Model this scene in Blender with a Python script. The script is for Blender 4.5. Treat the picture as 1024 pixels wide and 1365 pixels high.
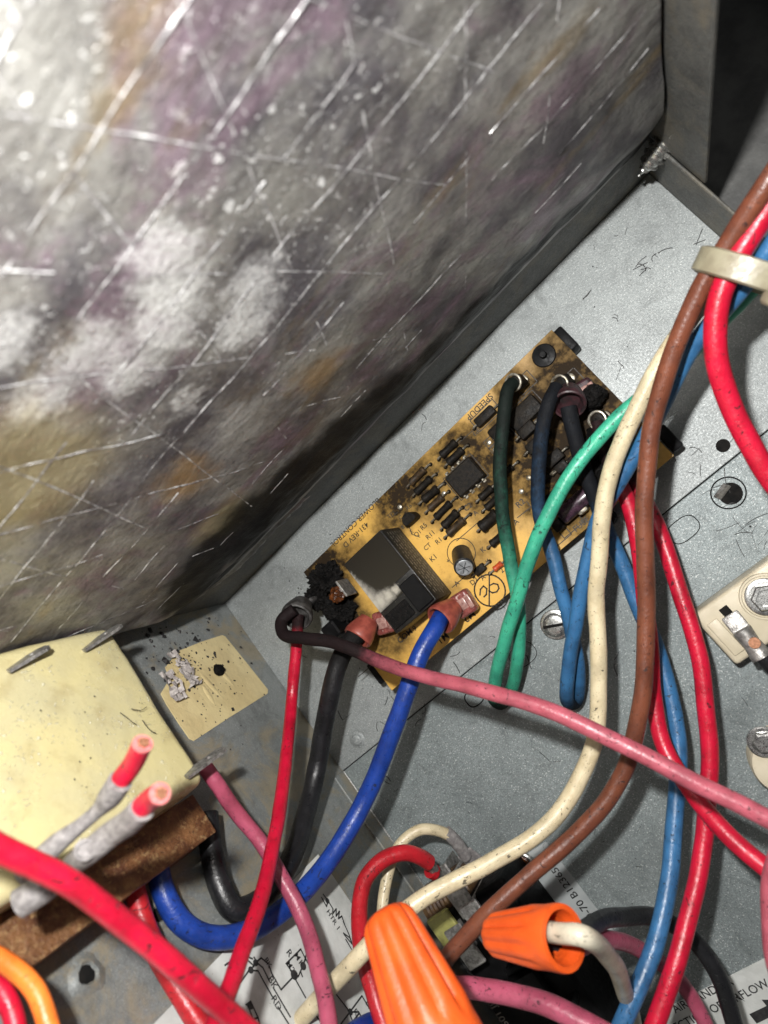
import bpy, bmesh, math, random
from mathutils import Vector, Matrix, noise
random.seed(7)
for o in list(bpy.data.objects): bpy.data.objects.remove(o)
S = 0.001                                   # everything below is written in millimetres
scn = bpy.context.scene
COL = scn.collection

# ------------------------------------------------------------------ camera, light, exposure
CAM = Vector((117.4, -63.5, 225.4))
RW = Matrix(((0.679367, -0.655620, -0.329581),
             (-0.608554, -0.754356, 0.246188),
             (-0.410027, 0.033316, -0.911465)))      # columns: camera right, down, forward in the cabinet's axes
FPX, CX, CY = 900.0, 512.0, 682.5
cd = bpy.data.cameras.new('camera'); cam = bpy.data.objects.new('camera', cd); COL.objects.link(cam)
r_, d_, f_ = RW.col[0], RW.col[1], RW.col[2]
m = Matrix((r_, -d_, -f_)).transposed().to_4x4(); m.translation = CAM * S
cam.matrix_world = m
cd.sensor_fit = 'HORIZONTAL'; cd.sensor_width = 36; cd.lens = 36 * FPX / 1024
cd.clip_start = 0.002; cd.clip_end = 20
cd.dof.use_dof = True; cd.dof.focus_distance = 0.215; cd.dof.aperture_fstop = 20
scn.camera = cam
scn.render.resolution_x = 768; scn.render.resolution_y = 1024

w = bpy.data.worlds.new('World'); scn.world = w; w.use_nodes = True
bg = w.node_tree.nodes['Background']; bg.inputs[0].default_value = (0.95, 0.98, 1.0, 1); bg.inputs[1].default_value = 0.08

ld = bpy.data.lights.new('phone_flash', 'POINT'); ld.energy = 3.5; ld.shadow_soft_size = 0.0045; ld.color = (1.0, 0.985, 0.96)
lo = bpy.data.objects.new('phone_flash', ld); COL.objects.link(lo)
lo.location = (CAM + Vector((8, 40, 22))) * S
scn.view_settings.view_transform = 'Standard'; scn.view_settings.look = 'None'
scn.view_settings.exposure = 0.0; scn.view_settings.gamma = 1.0; scn.view_settings.use_curve_mapping = False

# ------------------------------------------------------------------ helpers
def un(px, py, axis, val):
    d = RW @ Vector(((px - CX) / FPX, (py - CY) / FPX, 1.0))
    return CAM + d * ((val - CAM[axis]) / d[axis])
def P(px, py, z): return un(px, py, 2, z)            # a point at height z above the back panel
def PX(px, py, x): return un(px, py, 0, x)           # a point at distance x from the left-hand wall's axis
def emit(name, bm, mat, parent=None, label=None, cat=None, group=None, kind=None, smooth=35):
    lo = Vector((1e9,) * 3); hi = -lo
    for v in bm.verts:
        for i in range(3):
            lo[i] = min(lo[i], v.co[i]); hi[i] = max(hi[i], v.co[i])
    base = Vector(((lo.x + hi.x) / 2, (lo.y + hi.y) / 2, lo.z))
    for v in bm.verts: v.co = (v.co - base) * S
    me = bpy.data.meshes.new(name); bm.to_mesh(me); bm.free()
    if smooth:
        for p in me.polygons: p.use_smooth = True
        me.set_sharp_from_angle(angle=math.radians(smooth))
    for mm in (mat if isinstance(mat, (list, tuple)) else [mat]): me.materials.append(mm)
    o = bpy.data.objects.new(name, me); COL.objects.link(o)
    wl = base * S
    if parent:
        o.parent = parent; o.location = wl - Vector(parent['_w'])
    else: o.location = wl
    o['_w'] = tuple(wl)
    if label: o['label'] = label
    if cat: o['category'] = cat
    if group: o['group'] = group
    if kind: o['kind'] = kind
    return o
def thing(name, base, label, cat, group=None):
    o = bpy.data.objects.new(name, None); COL.objects.link(o); o.empty_display_size = 0.005
    o.location = Vector(base) * S; o['_w'] = tuple(o.location); o['label'] = label; o['category'] = cat
    if group: o['group'] = group
    return o
def nb(): return bmesh.new()
def frame(c, x, y=None, z=None):
    """4x4 with given x axis (and y hint)"""
    x = Vector(x).normalized()
    if y is None: y = Vector((0, 0, 1)) if abs(x.z) < .9 else Vector((0, 1, 0))
    y = Vector(y); y = (y - x * y.dot(x)).normalized(); z = x.cross(y)
    M = Matrix((x, y, z)).transposed().to_4x4(); M.translation = Vector(c); return M
def box(bm, c, s, r=0, seg=2, M=None):
    """box centred on c, full sizes s, bevelled by r; M is an optional frame the box is laid out in"""
    t = nb(); bmesh.ops.create_cube(t, size=1)
    for v in t.verts: v.co = Vector((v.co.x * s[0], v.co.y * s[1], v.co.z * s[2]))
    if r: bmesh.ops.bevel(t, geom=list(t.edges), offset=r, segments=seg, profile=.5, affect='EDGES')
    for v in t.verts:
        v.co = v.co + Vector(c)
        if M: v.co = M @ v.co
    join(bm, t); return bm
def join(bm, t):
    mp = {}
    for v in t.verts: mp[v] = bm.verts.new(v.co)
    for f in t.faces:
        nf = bm.faces.new([mp[v] for v in f.verts]); nf.material_index = f.material_index
    t.free()
def lathe(bm, M, prof, n=20, cap0=True, cap1=True, fn=None):
    """prof: list of (axial, radius); axis = M's x axis; fn(theta, a, r)->r"""
    rings = []
    for a, r in prof:
        ring = []
        for k in range(n):
            th = 2 * math.pi * k / n; rr = fn(th, a, r) if fn else r
            ring.append(bm.verts.new(M @ Vector((a, rr * math.cos(th), rr * math.sin(th)))))
        rings.append(ring)
    for i in range(len(rings) - 1):
        for k in range(n):
            bm.faces.new((rings[i][k], rings[i][(k + 1) % n], rings[i + 1][(k + 1) % n], rings[i + 1][k]))
    if cap0: bm.faces.new(rings[0][::-1])
    if cap1: bm.faces.new(rings[-1])
    return bm
def spline(pts, step=1.0):
    """centripetal Catmull-Rom through Vectors with extra scalar; returns [(pos, extra)]"""
    P_ = [p for p, _ in pts]; E_ = [e for _, e in pts]
    P_ = [P_[0] * 2 - P_[1]] + P_ + [P_[-1] * 2 - P_[-2]]; E_ = [E_[0]] + E_ + [E_[-1]]
    out = []
    for i in range(1, len(P_) - 2):
        p0, p1, p2, p3 = P_[i - 1:i + 3]
        t0 = 0; t1 = t0 + max((p1 - p0).length, .01) ** .5; t2 = t1 + max((p2 - p1).length, .01) ** .5; t3 = t2 + max((p3 - p2).length, .01) ** .5
        n = max(2, int((p2 - p1).length / step))
        for k in range(n):
            t = t1 + (t2 - t1) * k / n
            a1 = p0 * ((t1 - t) / (t1 - t0)) + p1 * ((t - t0) / (t1 - t0)); a2 = p1 * ((t2 - t) / (t2 - t1)) + p2 * ((t - t1) / (t2 - t1)); a3 = p2 * ((t3 - t) / (t3 - t2)) + p3 * ((t - t2) / (t3 - t2))
            b1 = a1 * ((t2 - t) / (t2 - t0)) + a2 * ((t - t0) / (t2 - t0)); b2 = a2 * ((t3 - t) / (t3 - t1)) + a3 * ((t - t1) / (t3 - t1))
            out.append((b1 * ((t2 - t) / (t2 - t1)) + b2 * ((t - t1) / (t2 - t1)), E_[i] + (E_[i + 1] - E_[i]) * k / n))
    out.append((P_[-2], E_[-2])); return out
def tube(bm, path, rad, n=12, lay=None, wob=0.0, caps=True, seed=0.0):
    """path: [(pos, burn)]; rad number or function(i/N)"""
    N = len(path); T = [(path[min(i + 1, N - 1)][0] - path[max(i - 1, 0)][0]).normalized() for i in range(N)]
    u = T[0].orthogonal().normalized(); rings = []
    for i in range(N):
        u = (u - T[i] * u.dot(T[i])).normalized(); v = T[i].cross(u)
        r = rad(i / (N - 1)) if callable(rad) else rad
        ring = []
        for k in range(n):
            th = 2 * math.pi * k / n; rr = r
            if wob or path[i][1] > .3:
                q = path[i][0] * .16 + Vector((math.cos(th), math.sin(th), seed))
                rr *= 1 + wob * noise.noise(q) + .05 * path[i][1] * noise.noise(q * 5)
            vv = bm.verts.new(path[i][0] + (u * math.cos(th) + v * math.sin(th)) * rr)
            if lay is not None: vv[lay] = path[i][1]
            ring.append(vv)
        rings.append(ring)
    for i in range(N - 1):
        for k in range(n): bm.faces.new((rings[i][k], rings[i][(k + 1) % n], rings[i + 1][(k + 1) % n], rings[i + 1][k]))
    if caps: bm.faces.new(rings[0][::-1]); bm.faces.new(rings[-1])
def stroke(bm, pts, nrm, wd, close=False):
    """flat printed line along pts on a surface with normal nrm"""
    nrm = Vector(nrm)
    if close: pts = pts + [pts[0]]
    for a, b in zip(pts[:-1], pts[1:]):
        d = (b - a)
        if d.length < 1e-6: continue
        d.normalize(); s = nrm.cross(d) * wd / 2; e = d * wd * .4
        bm.faces.new([bm.verts.new(q) for q in (a - e - s, b + e - s, b + e + s, a - e + s)])
def text_bm(s, org, u, v, size, align='CENTER', shear=0):
    c = bpy.data.curves.new('t', 'FONT'); c.body = s; c.size = 1; c.align_x = align; c.align_y = 'CENTER'; c.resolution_u = 3; c.shear = shear; c.offset = .012
    o = bpy.data.objects.new('t', c); COL.objects.link(o)
    dg = bpy.context.evaluated_depsgraph_get(); dg.update()
    me = bpy.data.meshes.new_from_object(o.evaluated_get(dg))
    bm = nb(); bm.from_mesh(me)
    u = Vector(u).normalized() * size * 1.4; v = Vector(v).normalized() * size * 1.4; org = Vector(org)
    for q in bm.verts: q.co = org + u * q.co.x + v * q.co.y
    bpy.data.objects.remove(o); bpy.data.curves.remove(c); bpy.data.meshes.remove(me)
    return bm
def text(parent, s, org, u, v, size, mat, align='CENTER'):
    return emit('lettering', text_bm(s, org, u, v, size, align), mat, parent, smooth=0)
def sheetpoly(pts, nrm, th):
    bm = nb(); nrm = Vector(nrm); a = [bm.verts.new(p) for p in pts]; b = [bm.verts.new(p + nrm * th) for p in pts]
    bm.faces.new(b); bm.faces.new(a[::-1])
    for i in range(len(pts)): bm.faces.new((a[i], a[(i + 1) % len(pts)], b[(i + 1) % len(pts)], b[i]))
    bmesh.ops.recalc_face_normals(bm, faces=bm.faces[:]); return bm
def sst(t): t = max(0., min(1., t)); return t * t * (3 - 2 * t)

# ------------------------------------------------------------------ materials
class NT:
    def __init__(s, name):
        s.m = bpy.data.materials.new(name); s.m.use_nodes = True; s.t = s.m.node_tree; s.b = s.t.nodes['Principled BSDF']
        g = s.t.nodes.new('ShaderNodeNewGeometry'); s.pos = s.vm('MULTIPLY', g.outputs['Position'], (1000, 1000, 1000)); s.geo = g
    def lk(s, sock, v):
        if hasattr(v, 'is_linked') or isinstance(v, bpy.types.NodeSocket): s.t.links.new(v, sock)
        elif isinstance(v, (tuple, list)) and len(v) == 3 and sock.type == 'RGBA': sock.default_value = (*v, 1)
        else: sock.default_value = v
    def vm(s, op, a, b=None):
        n = s.t.nodes.new('ShaderNodeVectorMath'); n.operation = op; s.lk(n.inputs[0], a)
        if b is not None: s.lk(n.inputs[1], b)
        return n.outputs['Value'] if op in ('DISTANCE', 'LENGTH', 'DOT_PRODUCT') else n.outputs[0]
    def ma(s, op, a, b=None, clamp=False):
        n = s.t.nodes.new('ShaderNodeMath'); n.operation = op; n.use_clamp = clamp; s.lk(n.inputs[0], a)
        if b is not None: s.lk(n.inputs[1], b)
        return n.outputs[0]
    def nz(s, scale, detail=4, rough=.55, vec=None, dist=0, col=False):
        n = s.t.nodes.new('ShaderNodeTexNoise'); s.lk(n.inputs['Vector'], vec if vec is not None else s.pos)
        n.inputs['Scale'].default_value = scale; n.inputs['Detail'].default_value = detail; n.inputs['Roughness'].default_value = rough; n.inputs['Distortion'].default_value = dist
        return n.outputs['Color' if col else 'Fac']
    def vor(s, scale, vec=None, out='Distance', rnd=1):
        n = s.t.nodes.new('ShaderNodeTexVoronoi'); s.lk(n.inputs['Vector'], vec if vec is not None else s.pos); n.inputs['Scale'].default_value = scale; n.inputs['Randomness'].default_value = rnd
        return n.outputs[out]
    def mr(s, v, a, b, c=0., d=1., smooth=True):
        n = s.t.nodes.new('ShaderNodeMapRange'); n.interpolation_type = 'SMOOTHSTEP' if smooth else 'LINEAR'
        s.lk(n.inputs[0], v)
        for i, q in enumerate((a, b, c, d)): n.inputs[i + 1].default_value = q
        return n.outputs[0]
    def mix(s, f, a, b, mode='MIX'):
        n = s.t.nodes.new('ShaderNodeMix'); n.data_type = 'RGBA'; n.blend_type = mode
        s.lk(n.inputs[0], f); s.lk(n.inputs[6], a); s.lk(n.inputs[7], b); return n.outputs[2]
    def blob(s, p, rad, soft=.6, warp=None):
        d = s.vm('DISTANCE', warp if warp is not None else s.pos, tuple(p)); return s.mr(d, rad * (1 - soft), rad, 1, 0)
    def bump(s, h, dist=.1, strength=1.):
        n = s.t.nodes.new('ShaderNodeBump'); n.inputs['Distance'].default_value = dist * S; n.inputs['Strength'].default_value = strength
        s.lk(n.inputs['Height'], h); s.t.links.new(n.outputs[0], s.b.inputs['Normal'])
    def attr(s, name):
        n = s.t.nodes.new('ShaderNodeAttribute'); n.attribute_name = name; return n.outputs['Fac']
    def set(s, **k):
        for key, v in k.items(): s.lk(s.b.inputs[{'col': 'Base Color', 'rough': 'Roughness', 'metal': 'Metallic', 'spec': 'Specular IOR Level', 'coat': 'Coat Weight', 'trans': 'Transmission Weight', 'alpha': 'Alpha', 'sss': 'Subsurface Weight'}[key]], v)
        return s.m
SOOT = (0.010, 0.009, 0.009)
def gm(name, c1, c2=None, sc=.25, rough=(.4, .6), metal=0., speck=None, bump=None, spec=.5, dirt=0., coat=0.):
    """grimy procedural surface: two mottled tones, optional specks (colour, scale, threshold), bump (scale, mm)"""
    n = NT(name); c2 = c2 or tuple(q * .7 for q in c1)
    f = n.mr(n.nz(sc, 6), .35, .65); col = n.mix(f, c1, c2)
    if speck: col = n.mix(n.mr(n.nz(speck[1], 3, .6), speck[2], speck[2] + .06), col, speck[0])
    if dirt: col = n.mix(n.ma('MULTIPLY', n.mr(n.nz(sc * .6, 7, .65), .5, .7), dirt), col, SOOT)
    rg = n.mr(n.nz(sc * 3, 4), .3, .7, rough[0], rough[1])
    if bump: n.bump(n.nz(bump[0], 4), bump[1])
    return n.set(col=col, rough=rg, metal=metal, spec=spec, coat=coat)
def wire_mat(name, c, dark=None, rough=.33, grime=.8, old=0.):
    n = NT(name); dark = dark or tuple(q * .55 for q in c)
    col = n.mix(n.mr(n.nz(.18, 5), .35, .75), c, dark)
    if old: col = n.mix(n.ma('MULTIPLY', n.mr(n.nz(.5, 6, .7), .42, .62), old), col, tuple(q * .25 for q in c))
    nick = n.mr(n.nz(.75, 4, .7, vec=n.vm('MULTIPLY', n.pos, (1, 1, .5)), dist=1.2), .645, .675)          # dark nicks and scuffs
    g2 = n.mr(n.nz(.33, 4, .65, vec=n.vm('MULTIPLY', n.pos, (1, 1, .6)), dist=2.0), .632, .66); nick = n.ma('MAXIMUM', nick, g2); dull = n.mr(n.nz(.10, 5, .6), .42, .70, 0, .5)
    col = n.mix(dull, col, tuple(q * .45 for q in dark))
    scuff = n.mr(n.nz(1.8, 3, .6), .64, .70)
    col = n.mix(n.ma('MULTIPLY', nick, grime), col, (.012, .012, .014)); col = n.mix(n.ma('MULTIPLY', scuff, grime * .6), col, tuple(min(1, q * .35) for q in c))
    bn = n.attr('burn'); ch = n.mr(n.ma('ADD', bn, n.ma('MULTIPLY', n.ma('SUBTRACT', n.nz(.5, 5, .7), .5), .3)), .0, .6)
    col = n.mix(n.ma('MULTIPLY', ch, .985), col, (.006, .0055, .0055))
    rg = n.ma('ADD', n.mr(n.nz(.6, 4), .3, .7, rough - .06, rough + .12), n.ma('MULTIPLY', ch, .35))
    n.bump(n.ma('ADD', n.nz(1.2, 4), n.ma('MULTIPLY', nick, -.6)), .12)
    return n.set(col=col, rough=rg, spec=n.mr(ch, 0, 1, .42, .12))
# sheet metal
def galv(name, a, b, soot=0.1, spk=1., tan=0.):
    n = NT(name)
    sp = n.vor(2.6, out='Color'); spf = n.mr(n.vm('DOT_PRODUCT', sp, (.33, .33, .33)), .25, .75)
    fine = n.mr(n.nz(1.5, 3, .75), .3, .7, smooth=False); col = n.mix(n.ma('ADD', n.ma('MULTIPLY', spf, .45), n.ma('MULTIPLY', fine, .55)), a, b)
    col = n.mix(n.ma('MULTIPLY', n.mr(n.nz(1.9, 2, .6), .60, .67), .6 * spk), col, (.70, .72, .70))
    col = n.mix(n.ma('MULTIPLY', n.mr(n.nz(2.3, 2, .6), .585, .66), .55 * spk), col, tuple(q * .4 for q in a))
    col = n.mix(n.mr(n.nz(.03, 5, .6), .35, .75, 0, .5), col, tuple(q * .62 for q in a)); col = n.mix(n.mr(n.nz(.10, 6, .7, dist=1.), .50, .72, 0, .45), col, tuple(q * .45 for q in a))
    if tan: col = n.mix(n.ma('MULTIPLY', n.mr(n.nz(.06, 6, .7, dist=.6), .45, .62), tan), col, (.30, .24, .14))
    if soot:
        col = n.mix(n.mr(n.nz(.9, 5, .7), .70, .74, 0, min(1, soot * 6)), col, (.02, .02, .02))
        col = n.mix(n.ma('MULTIPLY', n.mr(n.nz(.07, 7, .7), .45, .72), soot), col, (.03, .03, .03))
    n.bump(n.ma('ADD', n.nz(2.2, 4), n.ma('MULTIPLY', spf, .4)), .06)
    return n.set(col=col, rough=n.mr(n.nz(1.5, 3), .3, .7, .42, .62), metal=.25, spec=.5)
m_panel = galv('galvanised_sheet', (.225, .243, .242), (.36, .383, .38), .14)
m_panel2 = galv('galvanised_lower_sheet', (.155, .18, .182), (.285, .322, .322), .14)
m_side = galv('galvanised_side', (.18, .192, .188), (.27, .285, .278), .35, .3, .6)
m_dull = galv('dull_sheet', (.075, .075, .07), (.12, .12, .112), .5, .1, .2)
m_dark = gm('dark_sheet', (.07, .07, .068), (.11, .11, .105), .1, (.5, .8), bump=(.5, .2))
m_black = gm('black_plastic', (.003, .003, .0033), (.006, .006, .0065), .3, (.4, .6), speck=((.05, .05, .045), 1.6, .71), spec=.12)
m_char = gm('charred', (.0025, .0025, .0025), (.007, .006, .0055), .8, (.5, .9), bump=(1.6, .5), spec=.12)
m_gap = gm('dark_gap', (.006, .006, .006), (.012, .011, .010), .3, (.8, .95), spec=.1)
m_zinc = gm('zinc', (.55, .55, .53), (.33, .33, .32), 1.2, (.22, .42), metal=.9, speck=((.06, .05, .045), 1.4, .66))
m_tin = gm('tinned_terminal', (.42, .41, .39), (.22, .21, .20), .8, (.35, .55), metal=.75, dirt=.5, bump=(2, .1))
m_greyterm = gm('dusty_grey_terminal', (.25, .235, .23), (.15, .14, .138), .7, (.6, .85), metal=.1, bump=(1.2, .25), dirt=.25)
m_beige = gm('beige_plastic', (.56, .50, .38), (.47, .415, .30), .12, (.38, .52), speck=((.12, .10, .07), 1.6, .71), bump=(1.5, .05))
m_nylon = gm('aged_nylon', (.42, .385, .27), (.33, .29, .20), .3, (.3, .5), bump=(1, .1))
m_ink = gm('black_ink', (.012, .012, .013), (.03, .03, .03), .8, (.5, .7))
m_silk = gm('black_legend_ink', (.010, .008, .006), (.02, .014, .008), .5, (.5, .7))
m_paper = gm('dirty_white_label', (.56, .57, .55), (.44, .45, .43), .09, (.5, .7), speck=((.16, .13, .09), .55, .685), dirt=.10, bump=(.12, .5))
m_ylabel = gm('yellowed_label', (.62, .51, .27), (.54, .43, .22), .10, (.3, .45), speck=((.03, .025, .02), .9, .70), bump=(.25, .5), dirt=.1)
m_rust = None
def mk():
    n = NT('rusty_laminations'); f1 = n.mr(n.nz(.22, 7, .65), .38, .62); f2 = n.mr(n.nz(.6, 6, .7), .5, .64)
    col = n.mix(f1, (.075, .026, .010), (.16, .070, .026)); col = n.mix(f2, col, (.25, .15, .065)); col = n.mix(n.mr(n.nz(1.3, 4, .7), .58, .66, 0, .8), col, (.03, .014, .008))
    col = n.mix(n.mr(n.nz(.12, 5, .6, vec=n.vm('MULTIPLY', n.pos, (1, 1, .4))), .5, .68, 0, .4), col, (.24, .12, .045))
    n.bump(n.nz(1.1, 6, .65), .5); return n.set(col=col, rough=n.mr(f2, 0, 1, .45, .8), metal=.15)
m_rust = mk()
m_nylon.node_tree.nodes['Principled BSDF'].inputs['Transmission Weight'].default_value = .45
def mk():
    n = NT('yellowed_coil_tape'); f = n.mr(n.nz(.05, 5), .35, .68)
    col = n.mix(f, (.49, .43, .22), (.42, .38, .225)); col = n.mix(n.mr(n.nz(.12, 6, .6), .5, .75, 0, .5), col, (.27, .21, .095))
    sp = n.ma('MULTIPLY', n.mr(n.nz(.9, 4, .7), .60, .66), n.mr(n.nz(.08, 4), .42, .58)); col = n.mix(sp, col, (.78, .74, .55))
    col = n.mix(n.mr(n.nz(1.1, 3, .65), .72, .75), col, (.05, .04, .03))
    n.bump(n.ma('ADD', n.nz(.08, 4), n.ma('MULTIPLY', sp, .3)), .6)
    return n.set(col=col, rough=n.mr(n.nz(.15, 4), .3, .7, .2, .38), spec=.5)
m_coil = mk()
def mk():
    n = NT('orange_nylon'); col = n.mix(n.mr(n.nz(.12, 5), .35, .7), (.66, .092, .012), (.56, .068, .008))
    nick = n.mr(n.nz(.8, 4, .7, dist=1.4), .69, .72); col = n.mix(n.ma('MULTIPLY', nick, .5), col, (.10, .03, .02))
    n.bump(n.ma('ADD', n.nz(1.4, 3), n.ma('MULTIPLY', nick, -.8)), .10); return n.set(col=col, rough=n.mr(n.nz(.5, 3), .3, .7, .38, .52), spec=.4)
m_nut = mk()
def mk(name, warmth):
    n = NT(name)
    warp = n.vm('ADD', n.pos, n.vm('MULTIPLY', n.vm('SUBTRACT', n.nz(.07, 5, .65, col=True), (.5, .5, .5)), (22, 22, 22)))
    fine = n.vm('ADD', n.pos, n.vm('MULTIPLY', n.vm('SUBTRACT', n.nz(.35, 5, .75, col=True), (.5, .5, .5)), (14, 14, 14)))
    lw = n.vm('MULTIPLY', n.pos, (.35, 1, 1))                                   # rubbed along the wall's length
    col = n.mix(n.mr(n.nz(.045, 6, .65), .35, .65), (.34, .335, .31), (.105, .098, .108))
    col = n.mix(n.mr(n.nz(.035, 6, .7, dist=.8), .50, .64, 0, .7), col, (.215, .145, .190))
    col = n.mix(n.mr(n.nz(.05, 6, .7, vec=lw), .54, .68, 0, .7), col, (.31, .23, .11))
    col = n.mix(n.mr(n.nz(.4, 6, .75, vec=lw), .50, .72, 0, .6), col, (.055, .05, .05))
    wh = None
    for (px, py, r) in ((228, 350, 8), (235, 400, 9), (232, 445, 9), (350, 395, 9), (338, 440, 9), (135, 485, 9), (70, 545, 8), (8, 480, 8), (180, 515, 8), (260, 545, 6)):
        b = n.blob(un(px, py, 1, 4), r, .55, fine); wh = b if wh is None else n.ma('MAXIMUM', wh, b)
    whf = n.ma('MULTIPLY', wh, n.mr(n.nz(1.6, 5, .6), .25, .60, .25, .72))
    dots = n.ma('MAXIMUM', n.mr(n.nz(.45, 3, .6), .635, .665), n.mr(n.nz(1.1, 3, .6), .63, .68))
    strk = n.mr(n.nz(.75, 4, .7, vec=n.vm('MULTIPLY', n.pos, (.10, 1, 1))), .585, .66)
    grit = n.mr(n.nz(.9, 5, .8), .52, .70)
    zone = n.ma('MULTIPLY', n.blob(un(150, 250, 1, 6), 95, .8), n.mr(n.nz(.04, 4), .35, .6, .25, 1)); dots = n.ma('MULTIPLY', dots, zone); strk = n.ma('MULTIPLY', strk, n.mr(n.nz(.05, 4), .4, .65, .15, 1))
    whf = n.ma('MAXIMUM', n.ma('MAXIMUM', whf, n.ma('MULTIPLY', dots, .9)), n.ma('MULTIPLY', strk, .35))
    col = n.mix(n.ma('MULTIPLY', grit, .6), col, (.030, .027, .030))
    col = n.mix(whf, col, (.50, .50, .49))
    yl = n.ma('MAXIMUM', n.blob(un(20, 650, 1, 5), 24, .6, warp), n.blob(un(300, 690, 1, 7), 16, .7, warp)); col = n.mix(n.ma('MULTIPLY', yl, .7), col, (.42, .36, .19))
    soft = n.vm('ADD', n.pos, n.vm('MULTIPLY', n.vm('SUBTRACT', n.nz(.12, 5, .6, col=True), (.5, .5, .5)), (9, 9, 9)))
    tn = n.ma('MAXIMUM', n.blob(un(425, 490, 1, 7), 11, .8, warp), n.blob(un(240, 640, 1, 7), 12, .8, warp)); col = n.mix(n.ma('MULTIPLY', tn, .7), col, (.32, .20, .075))
    st_ = None
    for p, r in (((-22, 13, 46), 14), ((-12, 10, 56), 17), ((0, 8, 62), 18), ((13, 7, 61), 24), ((28, 7, 58), 27), ((44, 7, 55), 27), ((60, 7, 52), 25), ((76, 7, 49), 22), ((92, 8, 45), 16), ((108, 8, 43), 14), ((124, 9, 41), 12), ((142, 10, 38), 10), ((160, 10, 36), 9)):
        b = n.blob(p, r, .5, soft); st_ = b if st_ is None else n.ma('MAXIMUM', st_, b)
    for px, py, r in ((255, 790, 11), (290, 760, 12), (330, 720, 12), (370, 680, 12), (410, 640, 12), (450, 600, 12), (490, 560, 12), (535, 512, 12), (580, 466, 12), (625, 420, 11), (670, 373, 11), (715, 325, 11), (760, 280, 11), (810, 230, 10), (855, 195, 9)):
        st_ = n.ma('MAXIMUM', st_, n.blob(un(px, py, 1, 13), r, .45, soft))
    col = n.mix(n.ma('MULTIPLY', st_, .95), col, (.004, .0038, .0036)); n.soot = st_  # blackens the foil towards its lower edge
    n.bump(n.ma('ADD', n.ma('ADD', n.nz(.25, 6, .65), n.ma('MULTIPLY', n.nz(.9, 4, .7, vec=lw), .5)), n.ma('MULTIPLY', dots, .5)), .40)
    met = n.mr(whf, 0, 1, .62, .08)
    return n.set(col=col, rough=n.ma('ADD', n.mr(n.nz(.12, 5), .3, .7, .40, .62), n.ma('MULTIPLY', whf, .2)), metal=n.ma('MULTIPLY', met, n.ma('SUBTRACT', 1, st_)), spec=n.mr(st_, 0, 1, .5, .06))
m_foil = mk('foil_facing', 0)
m_thread = gm('scrim_thread', (.60, .60, .60), (.16, .15, .155), .5, (.4, .6), metal=.4, dirt=.8, bump=(1.2, .2))
m_batt = gm('insulation_batt', (.05, .045, .03), (.10, .09, .06), .8, (.8, .95), bump=(2, .6))
def mk():
    n = NT('circuit_board_laminate')
    warp = n.vm('ADD', n.pos, n.vm('MULTIPLY', n.vm('SUBTRACT', n.nz(.22, 5, .7, col=True), (.5, .5, .5)), (7, 7, 7)))
    col = n.mix(n.mr(n.nz(.08, 4), .3, .7), (.63, .375, .085), (.54, .31, .065))
    col = n.mix(n.mr(n.nz(.35, 5, .65), .52, .8, 0, .4), col, (.30, .15, .03))
    tan = n.blob(P(780, 490, 10), 52, .8, warp); col = n.mix(n.ma('MULTIPLY', tan, .75), col, (.36, .225, .085))
    s_ = None
    for px, py, r, k in ((760, 545, 20, .98), (790, 520, 12, .9), (735, 600, 16, .75), (800, 590, 18, .95), (755, 660, 17, .85), (700, 560, 13, .75), (650, 580, 10, .6), (605, 600, 11, .8), (640, 640, 13, .8), (560, 640, 10, .8), (520, 655, 9, .85), (690, 640, 15, .5), (585, 675, 10, .55),
                         (430, 770, 16, 1), (455, 835, 15, 1), (520, 850, 10, .75), (520, 700, 9, .75), (650, 690, 8, .5), (735, 470, 8, .6), (680, 510, 8, .7), (640, 740, 7, .5), (760, 445, 10, .5), (478, 740, 8, .6), (600, 790, 6, .45), (545, 670, 9, .6)):
        b = n.ma('MULTIPLY', n.blob(P(px, py, 10), r * 1.18, .6, warp), k * .96); s_ = b if s_ is None else n.ma('ADD', n.ma('MULTIPLY', s_, n.ma('SUBTRACT', 1, b)), b)
    s_ = n.ma('MULTIPLY', s_, n.mr(n.nz(.35, 5, .6), .25, .7, .78, 1.28), clamp=True)
    col = n.mix(s_, col, (.020, .013, .007))
    edge = n.mr(n.nz(1.2, 4, .7), .60, .68); col = n.mix(n.ma('MULTIPLY', edge, .35), col, (.05, .03, .015))
    n.bump(n.nz(1.5, 4), .05); return n.set(col=col, rough=n.mr(s_, 0, 1, .36, .75), spec=n.mr(s_, 0, 1, .45, .1))
m_pcb = mk()
m_edge = gm('charred_board_edge', (.10, .06, .025), (.02, .014, .01), .7, (.7, .9))
m_relay = gm('relay_case', (.007, .007, .007), (.016, .015, .013), .5, (.35, .55), speck=((.10, .09, .07), 1.3, .64), dirt=.4, spec=.25)
m_relaytop = None
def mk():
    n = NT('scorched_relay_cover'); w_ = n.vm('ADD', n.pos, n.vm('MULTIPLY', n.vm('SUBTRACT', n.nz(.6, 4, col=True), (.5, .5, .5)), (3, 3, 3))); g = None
    for px, py, r in ((468, 771, 2.2), (475, 781, 3), (483, 792, 4), (490, 801, 5), (497, 808, 5.5), (507, 802, 4), (517, 794, 3), (527, 786, 2)):     # silvery reflection painted into the colour along the left edge and corner
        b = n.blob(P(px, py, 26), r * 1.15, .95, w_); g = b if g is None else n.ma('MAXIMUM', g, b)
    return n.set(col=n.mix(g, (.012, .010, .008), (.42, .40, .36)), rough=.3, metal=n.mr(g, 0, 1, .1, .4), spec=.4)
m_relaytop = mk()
m_comp = gm('component_body', (.005, .0045, .004), (.014, .011, .008), .8, (.4, .7), dirt=.4, bump=(2.2, .1), spec=.12)
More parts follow.
